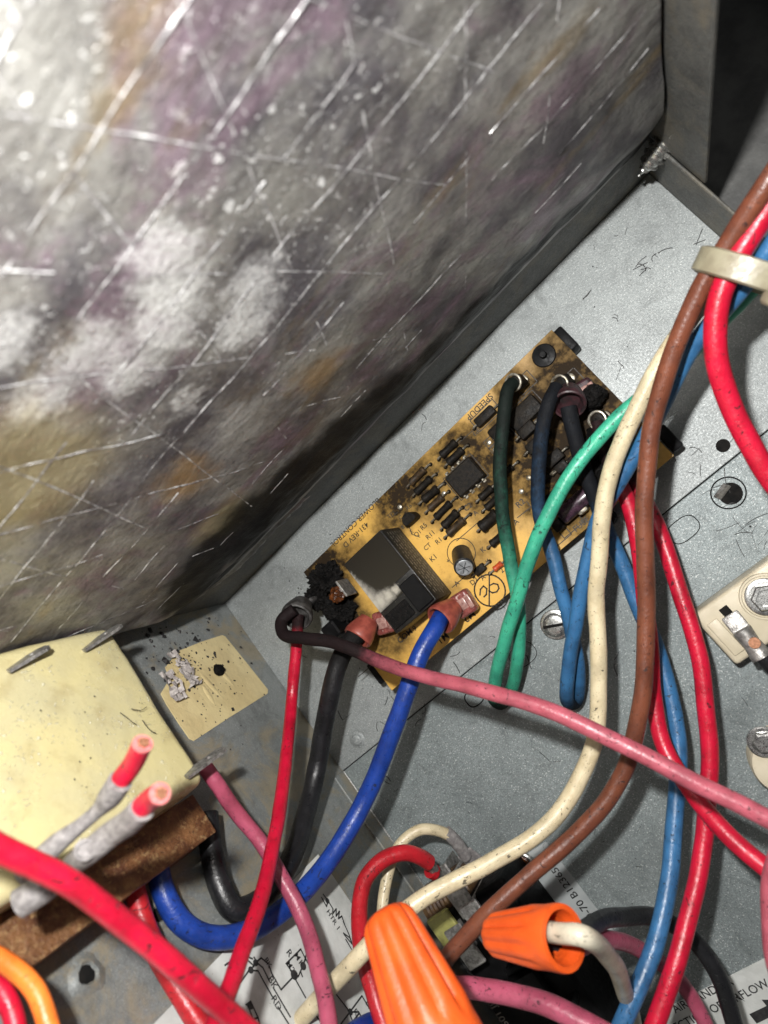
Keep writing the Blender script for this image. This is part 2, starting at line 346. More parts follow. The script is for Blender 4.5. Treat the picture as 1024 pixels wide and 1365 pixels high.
m_compb = gm('scorched_brown_body', (.05, .03, .014), (.014, .010, .006), .7, (.35, .6), dirt=.4, bump=(2.2, .1), spec=.25)
m_lead = gm('solder_lead', (.50, .47, .40), (.20, .17, .12), .9, (.3, .5), metal=.8, dirt=.6)
m_redcomp = gm('red_glass_diode', (.45, .07, .02), (.30, .04, .015), .8, (.2, .35))
m_capsl = gm('capacitor_sleeve', (.008, .008, .009), (.02, .02, .02), .8, (.3, .45), dirt=.2, spec=.3)
m_capt = gm('capacitor_top', (.36, .38, .40), (.22, .23, .24), .8, (.35, .5), metal=.5, bump=(2, .1))
m_boot = gm('pink_nylon_boot', (.23, .065, .055), (.13, .035, .03), .4, (.2, .35), speck=((.45, .32, .28), .7, .66), dirt=.3)
m_bootr = gm('orange_red_sleeve', (.27, .062, .043), (.17, .035, .025), .4, (.3, .45), dirt=.2)
m_bootb = gm('burnt_sleeve', (.055, .052, .05), (.014, .012, .011), .5, (.5, .7), bump=(1.2, .2))
m_bootp = gm('scorched_purple_sleeve', (.045, .014, .018), (.012, .007, .008), .4, (.35, .6), dirt=.5)
m_amber = gm('melted_amber', (.12, .035, .008), (.03, .01, .004), .5, (.12, .25), bump=(.9, .4))
m_fuse = gm('dark_fuse', (.05, .025, .04), (.02, .012, .016), .5, (.2, .4))
m_copper = gm('copper_strands', (.55, .27, .16), (.38, .18, .10), 1.5, (.3, .5), metal=.6)
m_whitein = gm('pale_insulation_end', (.48, .17, .16), (.42, .10, .10), 1, (.5, .7))
m_scrap = gm('peeled_scrap', (.44, .40, .37), (.26, .23, .22), .5, (.5, .8), speck=((.02, .02, .02), .8, .6), bump=(1, .3))
m_flake = gm('soot_flake', (.008, .008, .009), (.016, .014, .013), .6, (.5, .8))
m_yel = gm('yellow_green_tape', (.34, .33, .10), (.24, .23, .08), .4, (.3, .5))
W = {k: wire_mat('wire_' + k, *v) for k, v in {
    'red': ((.47, .006, .030), (.37, .005, .020)), 'redold': ((.42, .012, .020), (.30, .010, .015)), 'brown': ((.150, .048, .025), (.105, .033, .019)), 'white': ((.56, .485, .325), (.45, .37, .23)), 'pale': ((.52, .48, .38), (.40, .35, .26)),
    'sky': ((.035, .135, .29), (.022, .085, .19)), 'blue': ((.010, .042, .25), (.007, .028, .17)), 'green': ((.045, .36, .22), (.03, .26, .17)), 'black': ((.008, .008, .009), (.014, .014, .016)),
    'pink': ((.38, .085, .115), (.28, .058, .078)), 'mauve': ((.36, .070, .12), (.28, .05, .085)), 'orange': ((.80, .20, .03), (.70, .15, .02))}.items()}

# ------------------------------------------------------------------ the cabinet: sheet metal panels
XL, XR, YT, YB = -43.5, 172.5, 16.5, -330.0
SEAM = -65.0
def sheet(name, c, s, mat, r=.25): return emit(name, box(nb(), c, s, r, 1), mat, kind='structure')
def span(a, b): return (a + b) / 2, abs(b - a)
def sheet2(name, x, y, z, mat, r=.25):
    (cx, sx), (cy, sy), (cz, sz) = span(*x), span(*y), span(*z); return sheet(name, (cx, cy, cz), (sx, sy, sz), mat, r)
p_up = sheet2('back_panel', (XL, XR), (SEAM, YT), (-1.2, 0), m_panel, .2)
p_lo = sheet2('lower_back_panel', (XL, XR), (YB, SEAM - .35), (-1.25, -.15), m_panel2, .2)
sheet2('panel_backing', (XL - 2, XR + 2), (YB, YT + 2), (-3, -1.5), m_gap, 0)
sheet2('side_wall', (XL - 1.2, XL), (YB, YT + 1), (-1.2, 330), m_side)
sheet2('upper_wall', (XL - 1.2, XR), (YT, YT + 1.2), (-1.2, 330), m_dull)
sheet2('end_flange', (XR, XR + 1.0), (YB, YT), (-1.2, 23), m_dull, .3)
sheet2('end_wall_strip', (XR + 1.2, XR + 2.4), (-5, YT), (22.5, 330), m_dull, .3)
sheet2('dark_compartment', (XR + 1.2, XR + 150), (-260, 60), (-14, -12), m_dark)
sheet2('compartment_wall', (XR + 60, XR + 62), (-260, 60), (-12, 330), m_dark)
# step of the side wall along the lower panel
sheet2('side_wall_step', (XL, XL + .9), (YB, SEAM), (0, 7.2), m_side, .2)
lipm = sheet2('side_wall_lip', (XL, XL + 1.1), (YB, SEAM - .2), (-.1, .9), m_zinc, .3)

# ------------------------------------------------------------------ foil faced insulation
def zb(x): return 21 + 1.6 * noise.noise(Vector((x * .07, 3, 0))) + 12 * sst((-16 - x) / 22)
def yF(x, z):
    b = zb(x); h = z - b; t = sst(h / 34)
    y = 15.9 - (.31 * h if h < 24 else .31 * 24 + 2.2 * (1 - math.exp(-(h - 24) / 8)))
    y += 1.1 * noise.noise(Vector((x * .03, 0, z * .035))) * t + .35 * noise.noise(Vector((x * .1, 5, z * .12))) * t
    e = sst((x + 38) / 12); return 16.4 + (y - 16.4) * e
def foil():
    t = thing('foil_insulation', (70, 12, 20), 'crinkled dirty foil-faced insulation with white scrim threads lining the wall above the burnt board', 'insulation')
    bm = nb(); NX, NZ = 230, 190; g = []
    for i in range(NX + 1):
        x = -38 + (XR + 37.6) * i / NX; row = []
        b = zb(x)
        row.append(bm.verts.new((x, 16.4, b + 1.0)))
        for j in range(NZ + 1):
            v = (j / NZ) ** 1.35; z = b + (300 - b) * v
            row.append(bm.verts.new((x, yF(x, z) + .12 * noise.noise(Vector((x * .12, 9, z * .5))) + .10 * noise.noise(Vector((x * .5, 2, z * .3))), z)))
        g.append(row)
    for i in range(NX):
        for j in range(NZ + 1): bm.faces.new((g[i][j], g[i + 1][j], g[i + 1][j + 1], g[i][j + 1]))
    bmesh.ops.recalc_face_normals(bm, faces=bm.faces[:])
    emit('foil_facing', bm, m_foil, t, smooth=180)
    # scrim threads bonded under the foil stand proud of it
    bm = nb()
    def rib(pts, wd, k):
        prev = None
        for i, (x, z) in enumerate(pts):
            a = pts[max(i - 1, 0)]; b = pts[min(i + 1, len(pts) - 1)]; d = Vector((b[0] - a[0], b[1] - a[1])).normalized(); nx, nz = -d.y, d.x
            ww = wd * (.55 + .75 * max(0, noise.noise(Vector((x * .16, k, z * .16))) + .45)); y = yF(x, z)
            h = .07 * (.4 + max(0, noise.noise(Vector((x * .1, k + 7, z * .1))) + .5))
            cur = [bm.verts.new((x + nx * ww * s, y + dy, z + nz * ww * s)) for s, dy in ((-1, .05), (-.4, -h), (.4, -h), (1, .05))]
            if prev:
                for q in range(3): bm.faces.new((prev[q], cur[q], cur[q + 1], prev[q + 1]))
            prev = cur
    def run(f, wd, k):
        seg = []
        for p in f:
            ok = -26 < p[0] < XR - 3 and zb(p[0]) + 42 < p[1] < 290 and noise.noise(Vector((p[0] * .06, k * 3.1, p[1] * .06))) > (-.42 if k < 20 else -.30) + .55 * sst((140 - p[1]) / 70)
            if ok: seg.append(p)
            else:
                if len(seg) > 4: rib(seg, wd, k)
                seg = []
        if len(seg) > 4: rib(seg, wd, k)
    for k in range(-6, 12):
        z0 = 168.5 - 12.8 * k
        run([(x, z0 + .5 * noise.noise(Vector((x * .05, k, 0)))) for x in range(-26, 172)], .24, k)
    for k in range(-12, 12):
        for sl, x0 in ((-2.6, 78), (2.42, 93.5)):
            run([(x0 + 20.8 * k + (z - 169) / sl + .3 * noise.noise(Vector((z * .06, k, sl))), z) for z in range(30, 290)], .17, k + 40 + sl)
    o = emit('scrim_thread', bm, m_thread, t, kind='stuff', smooth=60)
    bm = nb(); N = 60; r0 = []
    for i in range(N + 1):                                                                        # loose torn lip of facing at the end of the roll
        x = -33 + 58 * i / N; b = zb(x); q = noise.noise(Vector((x * .35, 1, 1)))
        r0.append([bm.verts.new((x - 1, 15.6, b + 5)), bm.verts.new((x - .5, 14.6, b + 1.2)), bm.verts.new((x + q, 15.5 - .6 * q, b - 2.2 - 2.0 * q))])
    for i in range(N):
        for j in range(2): bm.faces.new((r0[i][j], r0[i + 1][j], r0[i + 1][j + 1], r0[i][j + 1]))
    emit('torn_facing_edge', bm, m_foil, t)
    return t
foil()

# ------------------------------------------------------------------ wires
def wire(name, label, mat, dia, pts, group=None, wob=.05, seed=0., parent=None, cat='wire'):
    bm = nb(); lay = bm.verts.layers.float.new('burn'); ctl = []
    for p in pts:
        q = PX(p[0], p[1], p[2][0]) if isinstance(p[2], tuple) else P(p[0], p[1], p[2])
        ctl.append((q, p[3] if len(p) > 3 else 0.))
    sd = random.random() * 90; path = spline(ctl, 1.0)
    path = [(q + Vector((noise.noise(q * .07 + Vector((sd, 0, 0))), noise.noise(q * .07 + Vector((0, sd, 0))), 0)) * (.45 if len(path) > 30 else 0), b_) for q, b_ in path]
    tube(bm, path, dia / 2, 16, lay, wob, seed=seed or random.random() * 50)
    return emit(name, bm, mat, parent, label if not parent else None, cat if not parent else None, group, smooth=60)
X = lambda v: (v,)
wire('wire', 'brown wire curving from the cable tie down in front of the white wire', W['brown'], 4.5,
     [(1075, 165, 70), (1020, 250, 66), (968, 330, 60), (930, 395, 56), (898, 468, 52), (872, 560, 47), (859, 680, 43), (861, 800, 40), (857, 920, 40), (834, 1022, 40), (778, 1103, 44), (705, 1168, 50), (640, 1228, 56), (585, 1290, 58), (530, 1345, 56)])
wire('wire', 'cream white wire running beside the brown wire and passing behind the orange wire nut', W['white'], 4.6,
     [(1060, 215, 58), (1005, 300, 54), (945, 390, 48), (890, 470, 43), (841, 560, 40), (808, 660, 37), (796, 780, 34), (799, 900, 34), (789, 1000, 36), (738, 1092, 42), (650, 1152, 52), (560, 1200, 62), (490, 1262, 72), (430, 1325, 76), (370, 1395, 78)])
wire('wire', 'bright red wire bowing down to the right of the cable tie', W['red'], 5.0,
     [(1075, 200, 66), (1020, 285, 62), (985, 340, 60), (960, 395, 58), (953, 460, 55), (975, 545, 50), (1030, 640, 46), (1090, 700, 44)], wob=.03)
wire('wire', 'light blue wire from the cable tie looping low and back up to the board edge', W['sky'], 4.3,
     [(1085, 245, 62), (1030, 325, 58), (985, 390, 52), (925, 462, 44), (880, 545, 37), (838, 620, 33), (800, 690, 30), (780, 765, 27), (764, 850, 22), (756, 905, 16), (757, 935, 9, .5), (766, 936, 5, .6), (771, 900, 11), (762, 840, 17), (748, 785, 20), (733, 730, 21, .2), (719, 690, 22, .42), (717, 640, 24, .5), (723, 580, 26, .52), (733, 535, 26, .7), (742, 517, 23, .95)])
wire('wire', 'green wire looping low and back up to the board corner, sooty at its far end', W['green'], 4.2,
     [(1095, 270, 50), (1030, 355, 44), (960, 430, 36), (880, 510, 33), (820, 562, 32), (765, 625, 34), (722, 705, 34), (692, 790, 31), (672, 860, 24), (661, 905, 16), (659, 932, 8, .5), (668, 938, 5, .7), (683, 915, 9, .3), (692, 860, 17), (690, 800, 21, .05), (680, 745, 23, .35), (670, 690, 24, .5), (666, 630, 25, .55), (670, 570, 25, .6), (677, 520, 23, .8), (684, 511, 20, .95)])
wire('wire', 'blue wire leaving the purple sleeve on the board, charred near it, trailing down', W['sky'], 4.6,
     [(758, 543, 25, 1), (764, 570, 25, 1), (775, 610, 23, 1), (788, 650, 21, .7), (802, 690, 18, .3), (818, 725, 16, .15), (836, 770, 15), (856, 820, 15), (877, 868, 16), (894, 930, 18), (904, 1000, 21), (899, 1090, 27), (892, 1170, 33), (872, 1265, 42), (838, 1345, 50), (812, 1405, 54)])
wire('wire', 'red wire from the charred board edge crossing under the pink wire and over another red', W['red'], 4.5,
     [(796, 562, 18, 1), (806, 600, 18, 1), (820, 635, 18, .6), (834, 662, 19, .1), (846, 705, 21), (858, 780, 24), (866, 860, 26), (872, 930, 28), (888, 1000, 31), (922, 1057, 36), (966, 1107, 42), (1030, 1165, 47), (1090, 1215, 50)], wob=.03)
wire('wire', 'red wire from the charred board edge running straight down beside the airflow label', W['red'], 4.6,
     [(812, 575, 14, 1), (832, 615, 14, .9), (852, 655, 15, .3), (876, 700, 17), (902, 772, 20), (926, 850, 22), (941, 935, 24), (945, 1020, 26), (939, 1110, 30), (921, 1210, 38), (896, 1300, 46), (868, 1385, 52)], wob=.03)
wire('wire', 'long dusty pink wire, charred at its burnt terminal, crossing over all other wires', W['pink'], 4.05,
     [(392, 812, 32, 1), (376, 826, 34, 1), (379, 845, 38, 1), (405, 850, 41, 1), (440, 855, 43, 1), (465, 864, 45, .75), (490, 875, 46, .45), (530, 890, 49, .25), (570, 902, 52, .12), (660, 925, 58), (742, 951, 61), (850, 1003, 63), (950, 1055, 64), (1032, 1098, 65), (1090, 1130, 66)])
wire('wire', 'thin red wire hanging from the burnt terminal at the board corner', W['red'], 3.9,
     [(398, 820, 28, 1), (396, 842, 30, .35), (393, 880, 31), (389, 930, 33), (383, 1000, X(-21)), (373, 1080, X(-21)), (352, 1180, X(-19)), (318, 1285, X(-16)), (285, 1370, X(-12)), (265, 1420, X(-10))], wob=.08)
wire('wire', 'thick black wire from the orange-red terminal sleeve looping under the transformer', W['black'], 6.4,
     [(478, 842, 26, 1), (462, 862, 28, .8), (450, 890, 30, .3), (440, 930, 31), (430, 980, 30), (420, 1035, X(-30)), (404, 1100, X(-35)), (380, 1162, X(-37)), (345, 1203, X(-39)), (312, 1212, X(-39.5)), (292, 1180, X(-39.5)), (281, 1130, X(-39)), (276, 1085, X(-38))], wob=.04)
wire('wire', 'thick royal blue wire from the red sleeve by M1 looping under the transformer', W['blue'], 5.7,
     [(588, 823, 23), (582, 834, 27.5), (562, 870, 33), (541, 925, 37), (515, 1000, 39), (482, 1075, 42), (436, 1150, X(-27)), (385, 1207, X(-33)), (325, 1244, X(-37)), (275, 1249, X(-39.5)), (238, 1225, X(-39.5)), (216, 1185, X(-39)), (206, 1140, X(-38))], wob=.04)
wire('wire', 'faded pink wire from the transformer tab passing over the blue wire to the diagram label', W['mauve'], 4.2,
     [(270, 1018, X(-24)), (290, 1046, X(-25)), (318, 1086, X(-28)), (350, 1127, X(-29)), (382, 1180, X(-28)), (408, 1236, X(-27)), (428, 1305, X(-24)), (442, 1390, X(-22))], wob=.07)
wire('wire', 'fat bright red wire slanting across the front of the transformer', W['red'], 4.0,
     [(-70, 1098, X(14)), (0, 1132, X(12)), (80, 1172, X(10)), (180, 1243, X(6)), (260, 1312, X(2)), (345, 1385, X(-2))], wob=.02)
wire('wire', 'dark red wire lying on the side wall under the rusty core', W['redold'], 5.0,
     [(178, 1180, X(-39)), (190, 1222, X(-39)), (212, 1275, X(-38)), (245, 1330, X(-37)), (290, 1400, X(-34))])
wire('wire', 'orange wire curving out below the rusty core', W['orange'], 3.5, [(-40, 1258, X(-22)), (14, 1288, X(-22)), (48, 1322, X(-22)), (72, 1392, X(-22))], wob=.03)
wire('wire', 'red wire tucked under the orange wire', W['red'], 3.5, [(-30, 1295, X(-26)), (0, 1318, X(-26)), (18, 1355, X(-26)), (24, 1410, X(-26))], wob=.03)
wire('wire', 'mauve pink wire crossing in front of the black relay', W['mauve'], 5.0,
     [(560, 1335, 66), (610, 1317, 67), (660, 1320, 68), (735, 1343, 70), (800, 1375, 72), (840, 1400, 73)])
wire('wire', 'deep blue wire end peeking beside the large orange wire nut', W['blue'], 4.6, [(440, 1405, X(-34)), (480, 1370, X(-34)), (515, 1360, X(-33)), (545, 1380, X(-32))])
wire('wire', 'dusty pink wire just entering beside the airflow label', W['pink'], 4.4, [(1050, 1120, 64), (1031, 1175, 66), (1029, 1225, 66), (1036, 1290, 68), (1060, 1350, 70)])

# red loop with stripped end
o = thing('wire', P(520, 1160, 30), 'red wire bent in a loop with its stripped end showing, beside the large wire nut', 'wire')
wire('insulation', '', W['redold'], 4.9, [(520, 1390, 70), (500, 1330, 66), (484, 1270, 60), (479, 1215, 52), (487, 1172, 45), (510, 1146, 39), (540, 1137, 34), (562, 1143, 30), (572, 1150, 28)], parent=o)
wire('bare_end', '', m_tin, 3.2, [(568, 1148, 28.5), (576, 1156, 26), (583, 1166, 23), (600, 1190, 18)], parent=o)
wire('insulation_ring', '', W['redold'], 4.9, [(573.5, 1160, 25.5), (579, 1163, 24)], parent=o)
o = thing('wire', P(540, 1150, 20), 'cream wire arching to a grey crimped spade behind the red loop', 'wire')
wire('insulation', '', W['white'], 3.6, [(520, 1290, 44), (510, 1215, 38), (517, 1165, 32), (535, 1125, 26), (560, 1106, 22), (584, 1107, 19), (600, 1114, 17)], parent=o)
wire('crimp_barrel', '', m_greyterm, 4.2, [(594, 1109, 17.5), (606, 1120, 16), (622, 1142, 13)], parent=o)
bm = nb(); a, b = P(618, 1136, 13.5), P(660, 1170, 8); box(bm, ((b - a).length / 2, 0, 0), ((b - a).length, .9, 6.2), .3, 1, frame(a, b - a)); emit('spade', bm, m_greyterm, o)

# ------------------------------------------------------------------ wire nuts
def wire_nut(label, tip, mouth, r0, r1, open_mouth, rough_name='wire_nut'):
    t = thing(rough_name, (tip + mouth) / 2 - Vector((0, 0, r1)), label, 'wire nut'); M = frame(tip, mouth - tip); L = (mouth - tip).length
    def flute(th, a, r):
        u = a / L
        if .04 < u < .80: return r * (1 + .13 * (abs(math.cos(th * 5)) ** .45 - .62) * sst(u / .1) * sst((.80 - u) / .08) * 1.6)
        return r
    prof = [(0, r0 * .55), (.02 * L, r0 * .78), (.05 * L, r0 * .92), (.09 * L, r0)] + [(L * (.09 + .73 * k / 12), r0 + (r1 - r0) * (.02 + .86 * k / 12)) for k in range(1, 13)] + [(.86 * L, r1 * .97), (.96 * L, r1), (L, r1 * .975)]
    if open_mouth: prof += [(L * 1.0, r1 * .80), (L * .93, r1 * .74)] + [(L * (.90 - .04 * k), r1 * (.70 - .02 * (k % 2))) for k in range(9)]
    emit('shell', lathe(nb(), M, prof, 72, True, True, flute), m_nut, t, smooth=50)
    return t, M, L
wire_nut('large orange ribbed wire nut standing tip up in front of the diagram label', P(512, 1214, 94), P(600, 1420, 106), 5.6, 9.0, True)
nt, NM, NL = wire_nut('orange wire nut lying sideways with wires leaving its open mouth', P(655, 1246, 72), P(752, 1250, 82), 4.3, 6.5, True)
wire('wire', 'pale white wire leaving the open mouth of the sideways wire nut', W['pale'], 4.2, [(725, 1240, 80), (748, 1243, 84), (775, 1247, 86), (803, 1266, 76), (825, 1300, 60), (842, 1350, 42), (850, 1400, 36)])
wire('wire', 'glossy black wire arching from the sideways wire nut over the airflow label', W['black'], 4.6, [(738, 1262, 77), (762, 1256, 72), (788, 1234, 56), (830, 1221, 38), (880, 1226, 29), (925, 1254, 27), (957, 1300, 27), (985, 1385, 28)], wob=.02)
wire('wire', 'mauve wire arching from the sideways wire nut beneath the black wire', W['mauve'], 4.3, [(742, 1265, 76), (770, 1262, 68), (800, 1251, 50), (845, 1261, 34), (890, 1290, 25), (920, 1325, 22), (950, 1385, 22)])

# ------------------------------------------------------------------ cable tie round the bundle
def cable_tie():
    c = P(988, 362, 56); ax = (P(1020, 300, 58) - P(960, 420, 54)).normalized()
    side = (P(1040, 395, 56) - P(940, 345, 56)); side = (side - ax * side.dot(ax)).normalized(); up = ax.cross(side)
    if up.z < 0: up = -up
    t = thing('cable_tie', c - Vector((0, 0, 9)), 'yellowed nylon cable tie round the wire bundle', 'cable tie')
    bm = nb(); N = 48; ra, rb, wd, th = 10.6, 8.4, 5.6, .9; R = []
    for k in range(N):
        a = 2 * math.pi * k / N; n_ = side * math.cos(a) * rb + up * math.sin(a) * ra; n_.normalize(); p = c + side * math.cos(a) * ra + up * math.sin(a) * rb + side * 1.5
        R.append([bm.verts.new(p + ax * wd / 2), bm.verts.new(p + ax * (wd / 2 - .4) + n_ * th), bm.verts.new(p - ax * (wd / 2 - .4) + n_ * th), bm.verts.new(p - ax * wd / 2)])
    for k in range(N):
        for j in range(4): bm.faces.new((R[k][j], R[k][(j + 1) % 4], R[(k + 1) % N][(j + 1) % 4], R[(k + 1) % N][j]))
    bmesh.ops.recalc_face_normals(bm, faces=bm.faces[:]); emit('band', bm, m_nylon, t)
    bm = nb(); box(bm, (0, 0, 0), (8.5, 7.5, 5), 1.2, 3, frame(c + side * 11 + up * 6.5 - ax * 1.5, side * .9 - up * .45, ax)); emit('head', bm, m_nylon, t)
cable_tie()

# ------------------------------------------------------------------ circuit board
BZ = 10.0
bd = thing('circuit_board', (60, -27, 0), 'scorched golden circuit board with relay and sooty components fixed to the galvanised panel', 'circuit board')
bm = nb(); box(bm, (60.3, -27.3, BZ - .85), (121, 53.6, 1.7), .12, 1)
for f in bm.faces:
    if abs(f.normal.z) < .5 and f.calc_area() > 1: f.material_index = 1
bm.normal_update()
for f in bm.faces:
    f.material_index = 0 if abs(f.normal.z) > .5 else 1
emit('laminate', bm, [m_pcb, m_edge], bd, smooth=0)
def B(px, py, z=BZ): return P(px, py, z)
U, V = Vector((1, 0, 0)), Vector((0, 1, 0))
def part(name, bm, mat, parent=bd, **k): return emit(name, bm, mat, parent, **k)
def silk(lines, wd=.28):
    bm = nb()
    for pts in lines: stroke(bm, [q + Vector((0, 0, .06)) for q in pts], (0, 0, 1), wd)
    return bm
# relay
ra, rc = B(531, 703), B(602, 786)
xr = (ra.x + rc.x) / 2; ytop, ybot = ra.y, rc.y - 1
xl = P(457, 754, 26).x
rel = part('relay', box(nb(), ((xl + xr) / 2, (ytop + ybot) / 2, BZ + 7.8), (xr - xl, ytop - ybot, 15.6), .6, 2), m_relay)
wL, hL = xr - xl, ytop - ybot
x0_, x1_, y1_ = xl + .5, xr - .5, ytop - .5; xm_ = xl + wL * .60; ya_, yb_ = ytop - hL * .56, ytop - hL * .70
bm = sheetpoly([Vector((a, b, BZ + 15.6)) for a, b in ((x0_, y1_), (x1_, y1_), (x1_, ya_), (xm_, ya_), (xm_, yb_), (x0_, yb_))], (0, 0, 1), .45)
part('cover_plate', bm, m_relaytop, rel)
part('contact_slot', box(nb(), (xl + wL * .30, ytop - hL * .86, BZ + 15.9), (wL * .5, hL * .2, .8), .2, 1), m_char, rel)
part('corner_cap', box(nb(), (xl + wL * .80, ytop - hL * .80, BZ + 16.2), (wL * .36, hL * .36, 1.6), .3, 1), m_black, rel)
for k in range(9):
    q = Vector((xr + .06, ytop - 2 - k * 0, BZ + 13.6 - k * 1.45)); s_ = ''.join(random.choice('ACEHIKLMNORSTUVX0123456789 -') for _ in range(1))
bm = nb()
for k in range(6):
    z = BZ + 13.0 - k * 2.0; y = ytop - 1.6
    while y > ybot + 2:
        L = random.uniform(.5, 2.2); bm.faces.new([bm.verts.new((xr + .08, yy, zz)) for yy, zz in ((y, z), (y - L, z), (y - L, z - .55), (y, z - .55))]); y -= L + random.uniform(.4, .9)
part('rating_print', bm, gm('grey_print', (.22, .21, .17), (.10, .095, .08), .6, (.5, .7)), rel, smooth=0)
# charred lump where the terminal burnt away
def lump(c, rx, ry, rz, amp, sub=4, sc=.35):
    bm = nb(); bmesh.ops.create_icosphere(bm, subdivisions=sub, radius=1)
    for v in bm.verts:
        d = v.co.normalized(); k = 1 + (.22 * noise.noise(d * 22 + Vector(c)) if sub > 4 else 0) + amp * (noise.noise(d * 1.7 + Vector(c) * .3) + .6 * noise.noise(d * 4.5 + Vector(c)) + .35 * noise.noise(d * 11))
        v.co = Vector(c) + Vector((d.x * rx * k, d.y * ry * k, d.z * rz * k))
    return bm
part('charred_lump', lump(B(433, 772, 13), 6.0, 5.0, 4.2, .45, 5), m_char)
part('charred_lump', lump(B(452, 812, 13), 5.2, 5.6, 3.6, .4, 5), m_char)
part('charred_lump', lump(B(421, 797, 13), 4.2, 4.2, 3.4, .4, 5), m_char)
part('melted_terminal', lump(P(451, 792, 21), 3.2, 2.4, 2.4, .3, 4), m_amber)
part('blade', box(nb(), P(462, 783, 19), (.8, 6.5, 8), .2, 1), m_tin)
part('plastic_post', box(nb(), P(450, 838, 15), (6, 6, 11), .6, 1), m_black)
# insulated push-on terminals
def boot(ring, face, back, rr, mat, bootmat, z=15.0, name='push_on_terminal'):
    # ring: mouth of the barrel; face: way it looks; back: far end of the flat boot
    t = nb(); ax_ = Vector(face).normalized(); M = frame(ring, -ax_)
    lathe(t, M, [(3.2, rr * .60), (.8, rr * .80), (.0, rr * .84), (-.2, rr * .93), (.1, rr), (1.0, rr * 1.03), (2.6, rr * .98), (4.6, rr * .86), (7.5, rr * .66)], 32, True, True)
    p = part(name, t, mat)
    a = ring - ax_ * 3.5; a.z = z; d = back - a; d.z = 0; L = d.length; F = frame(a, d, Vector((0, 0, 1)))
    t = nb(); box(t, (L * .56, 0, 0), (L * .88, 5.0, 8.0), 1.1, 3, F); part('boot', t, bootmat, p)
    t = nb(); box(t, (L * .55, 2.5, 0), (3.6, .6, 3.8), .28, 2, F); part('window', t, m_window, p)
    t = nb(); box(t, (L * .90, 2.4, .3), (1.6, .7, 4.6), .28, 2, F); part('edge_rib', t, m_window, p)
    return p
m_window = gm('pale_nylon_window', (.34, .20, .17), (.22, .11, .095), .8, (.2, .35), dirt=.2)
boot(P(586, 827, 25), (-.62, -.1, .85), B(636, 794), 5.0, m_bootr, m_boot)
boot(P(476, 851, 26), (-.75, -.35, .65), B(533, 822), 5.0, m_bootr, m_boot)
boot(P(759, 540, 24), (-.35, -.55, .8), B(797, 520), 4.8, m_bootp, m_bootp)
boot(P(395, 823, 29), (-.15, -.5, .9), B(424, 800), 5.4, m_bootb, m_bootb, 18)
# wire clips (solder posts) at the upper end
for (ax_, ay), (bx_, by) in (((684, 510), (700, 508)), ((746, 512), (762, 506)), ((796, 560), (808, 556))):
    c = P(ax_, ay, 20); M = frame(c, B(bx_, by, 12) - c)
    t = nb(); n = 20
    for k in range(n):
        pass
    pth = [(M @ Vector((0.2, 2.5 * math.cos(a), 2.5 * math.sin(a))), 0) for a in [math.pi * 2 * k / 24 for k in range(25)]]
    tube(t, pth, .42, 8); q = part('wire_clip', t, m_lead)
    t = nb(); box(t, (3.6, 0, 0), (5.6, 4.0, 3.4), .6, 2, M); part('housing', t, m_comp, q)
    t = nb(); lathe(t, frame(B(bx_, by, BZ), (0, 0, 1)), [(0, 1.6), (3.0, 1.5), (3.2, 1.0)], 14); part('post', t, m_lead, q)
part('charred_lump', lump(P(787, 530, 15), 4.5, 3.6, 4.0, .25, 4), m_char)
part('charred_lump', lump(P(806, 585, 13), 6, 5, 4.5, .3, 4), m_char)
part('charred_lump', lump(P(790, 625, 13), 6, 4.5, 4.0, .3, 4), m_char)
# mounting standoffs and edge clips
t = nb(); lathe(t, frame(B(733, 481, BZ - 9.8), (0, 0, 1)), [(0, 4), (9.5, 4), (10.2, 3.5), (10.5, 1.2), (12, .9)], 20); part('standoff', t, m_black)
for a, b in ((0, 1), (1.2, .4), (2.3, 1)):
    pass
for px, py, ang in ((756, 455, 0), (892, 585, 0), (508, 893, 0)):
    q = B(px, py, BZ - 4.6); t = nb(); box(t, q, (3.6, 8.5, 8.6), .7, 2); part('edge_clip', t, m_black)
t = nb(); lathe(t, frame(B(812, 690, 0.1), (0, 0, 1)), [(0, 2.6), (8.4, 2.6)], 16); part('standoff', t, m_black)
t = nb(); lathe(t, frame(Vector((6, -47, 0.1)), (0, 0, 1)), [(0, 2.6), (8.4, 2.6)], 16); part('standoff', t, m_black)
# electrolytic capacitor leaning over its ring
c0, c1 = B(615, 737, BZ), P(619, 757, BZ + 9.5)
M = frame(c0, c1 - c0); L = (c1 - c0).length
cap = part('capacitor', lathe(nb(), M, [(0, 2.9), (.5, 3.25), (1.0, 3.0), (1.4, 3.3), (L - .5, 3.3), (L, 2.8)], 28), m_capsl)
part('can_top', lathe(nb(), M, [(L, 2.75), (L + .12, 2.6), (L + .05, 2.2)], 28), m_capt, cap)
t = nb()
for a in (0, math.pi / 3, 2 * math.pi / 3):
    d = Vector((0, math.cos(a), math.sin(a))); stroke(t, [M @ (Vector((L + .16, 0, 0)) - d * 2), M @ (Vector((L + .16, 0, 0)) + d * 2)], (c1 - c0).normalized(), .22)
part('vent_score', t, m_ink, cap, smooth=0)
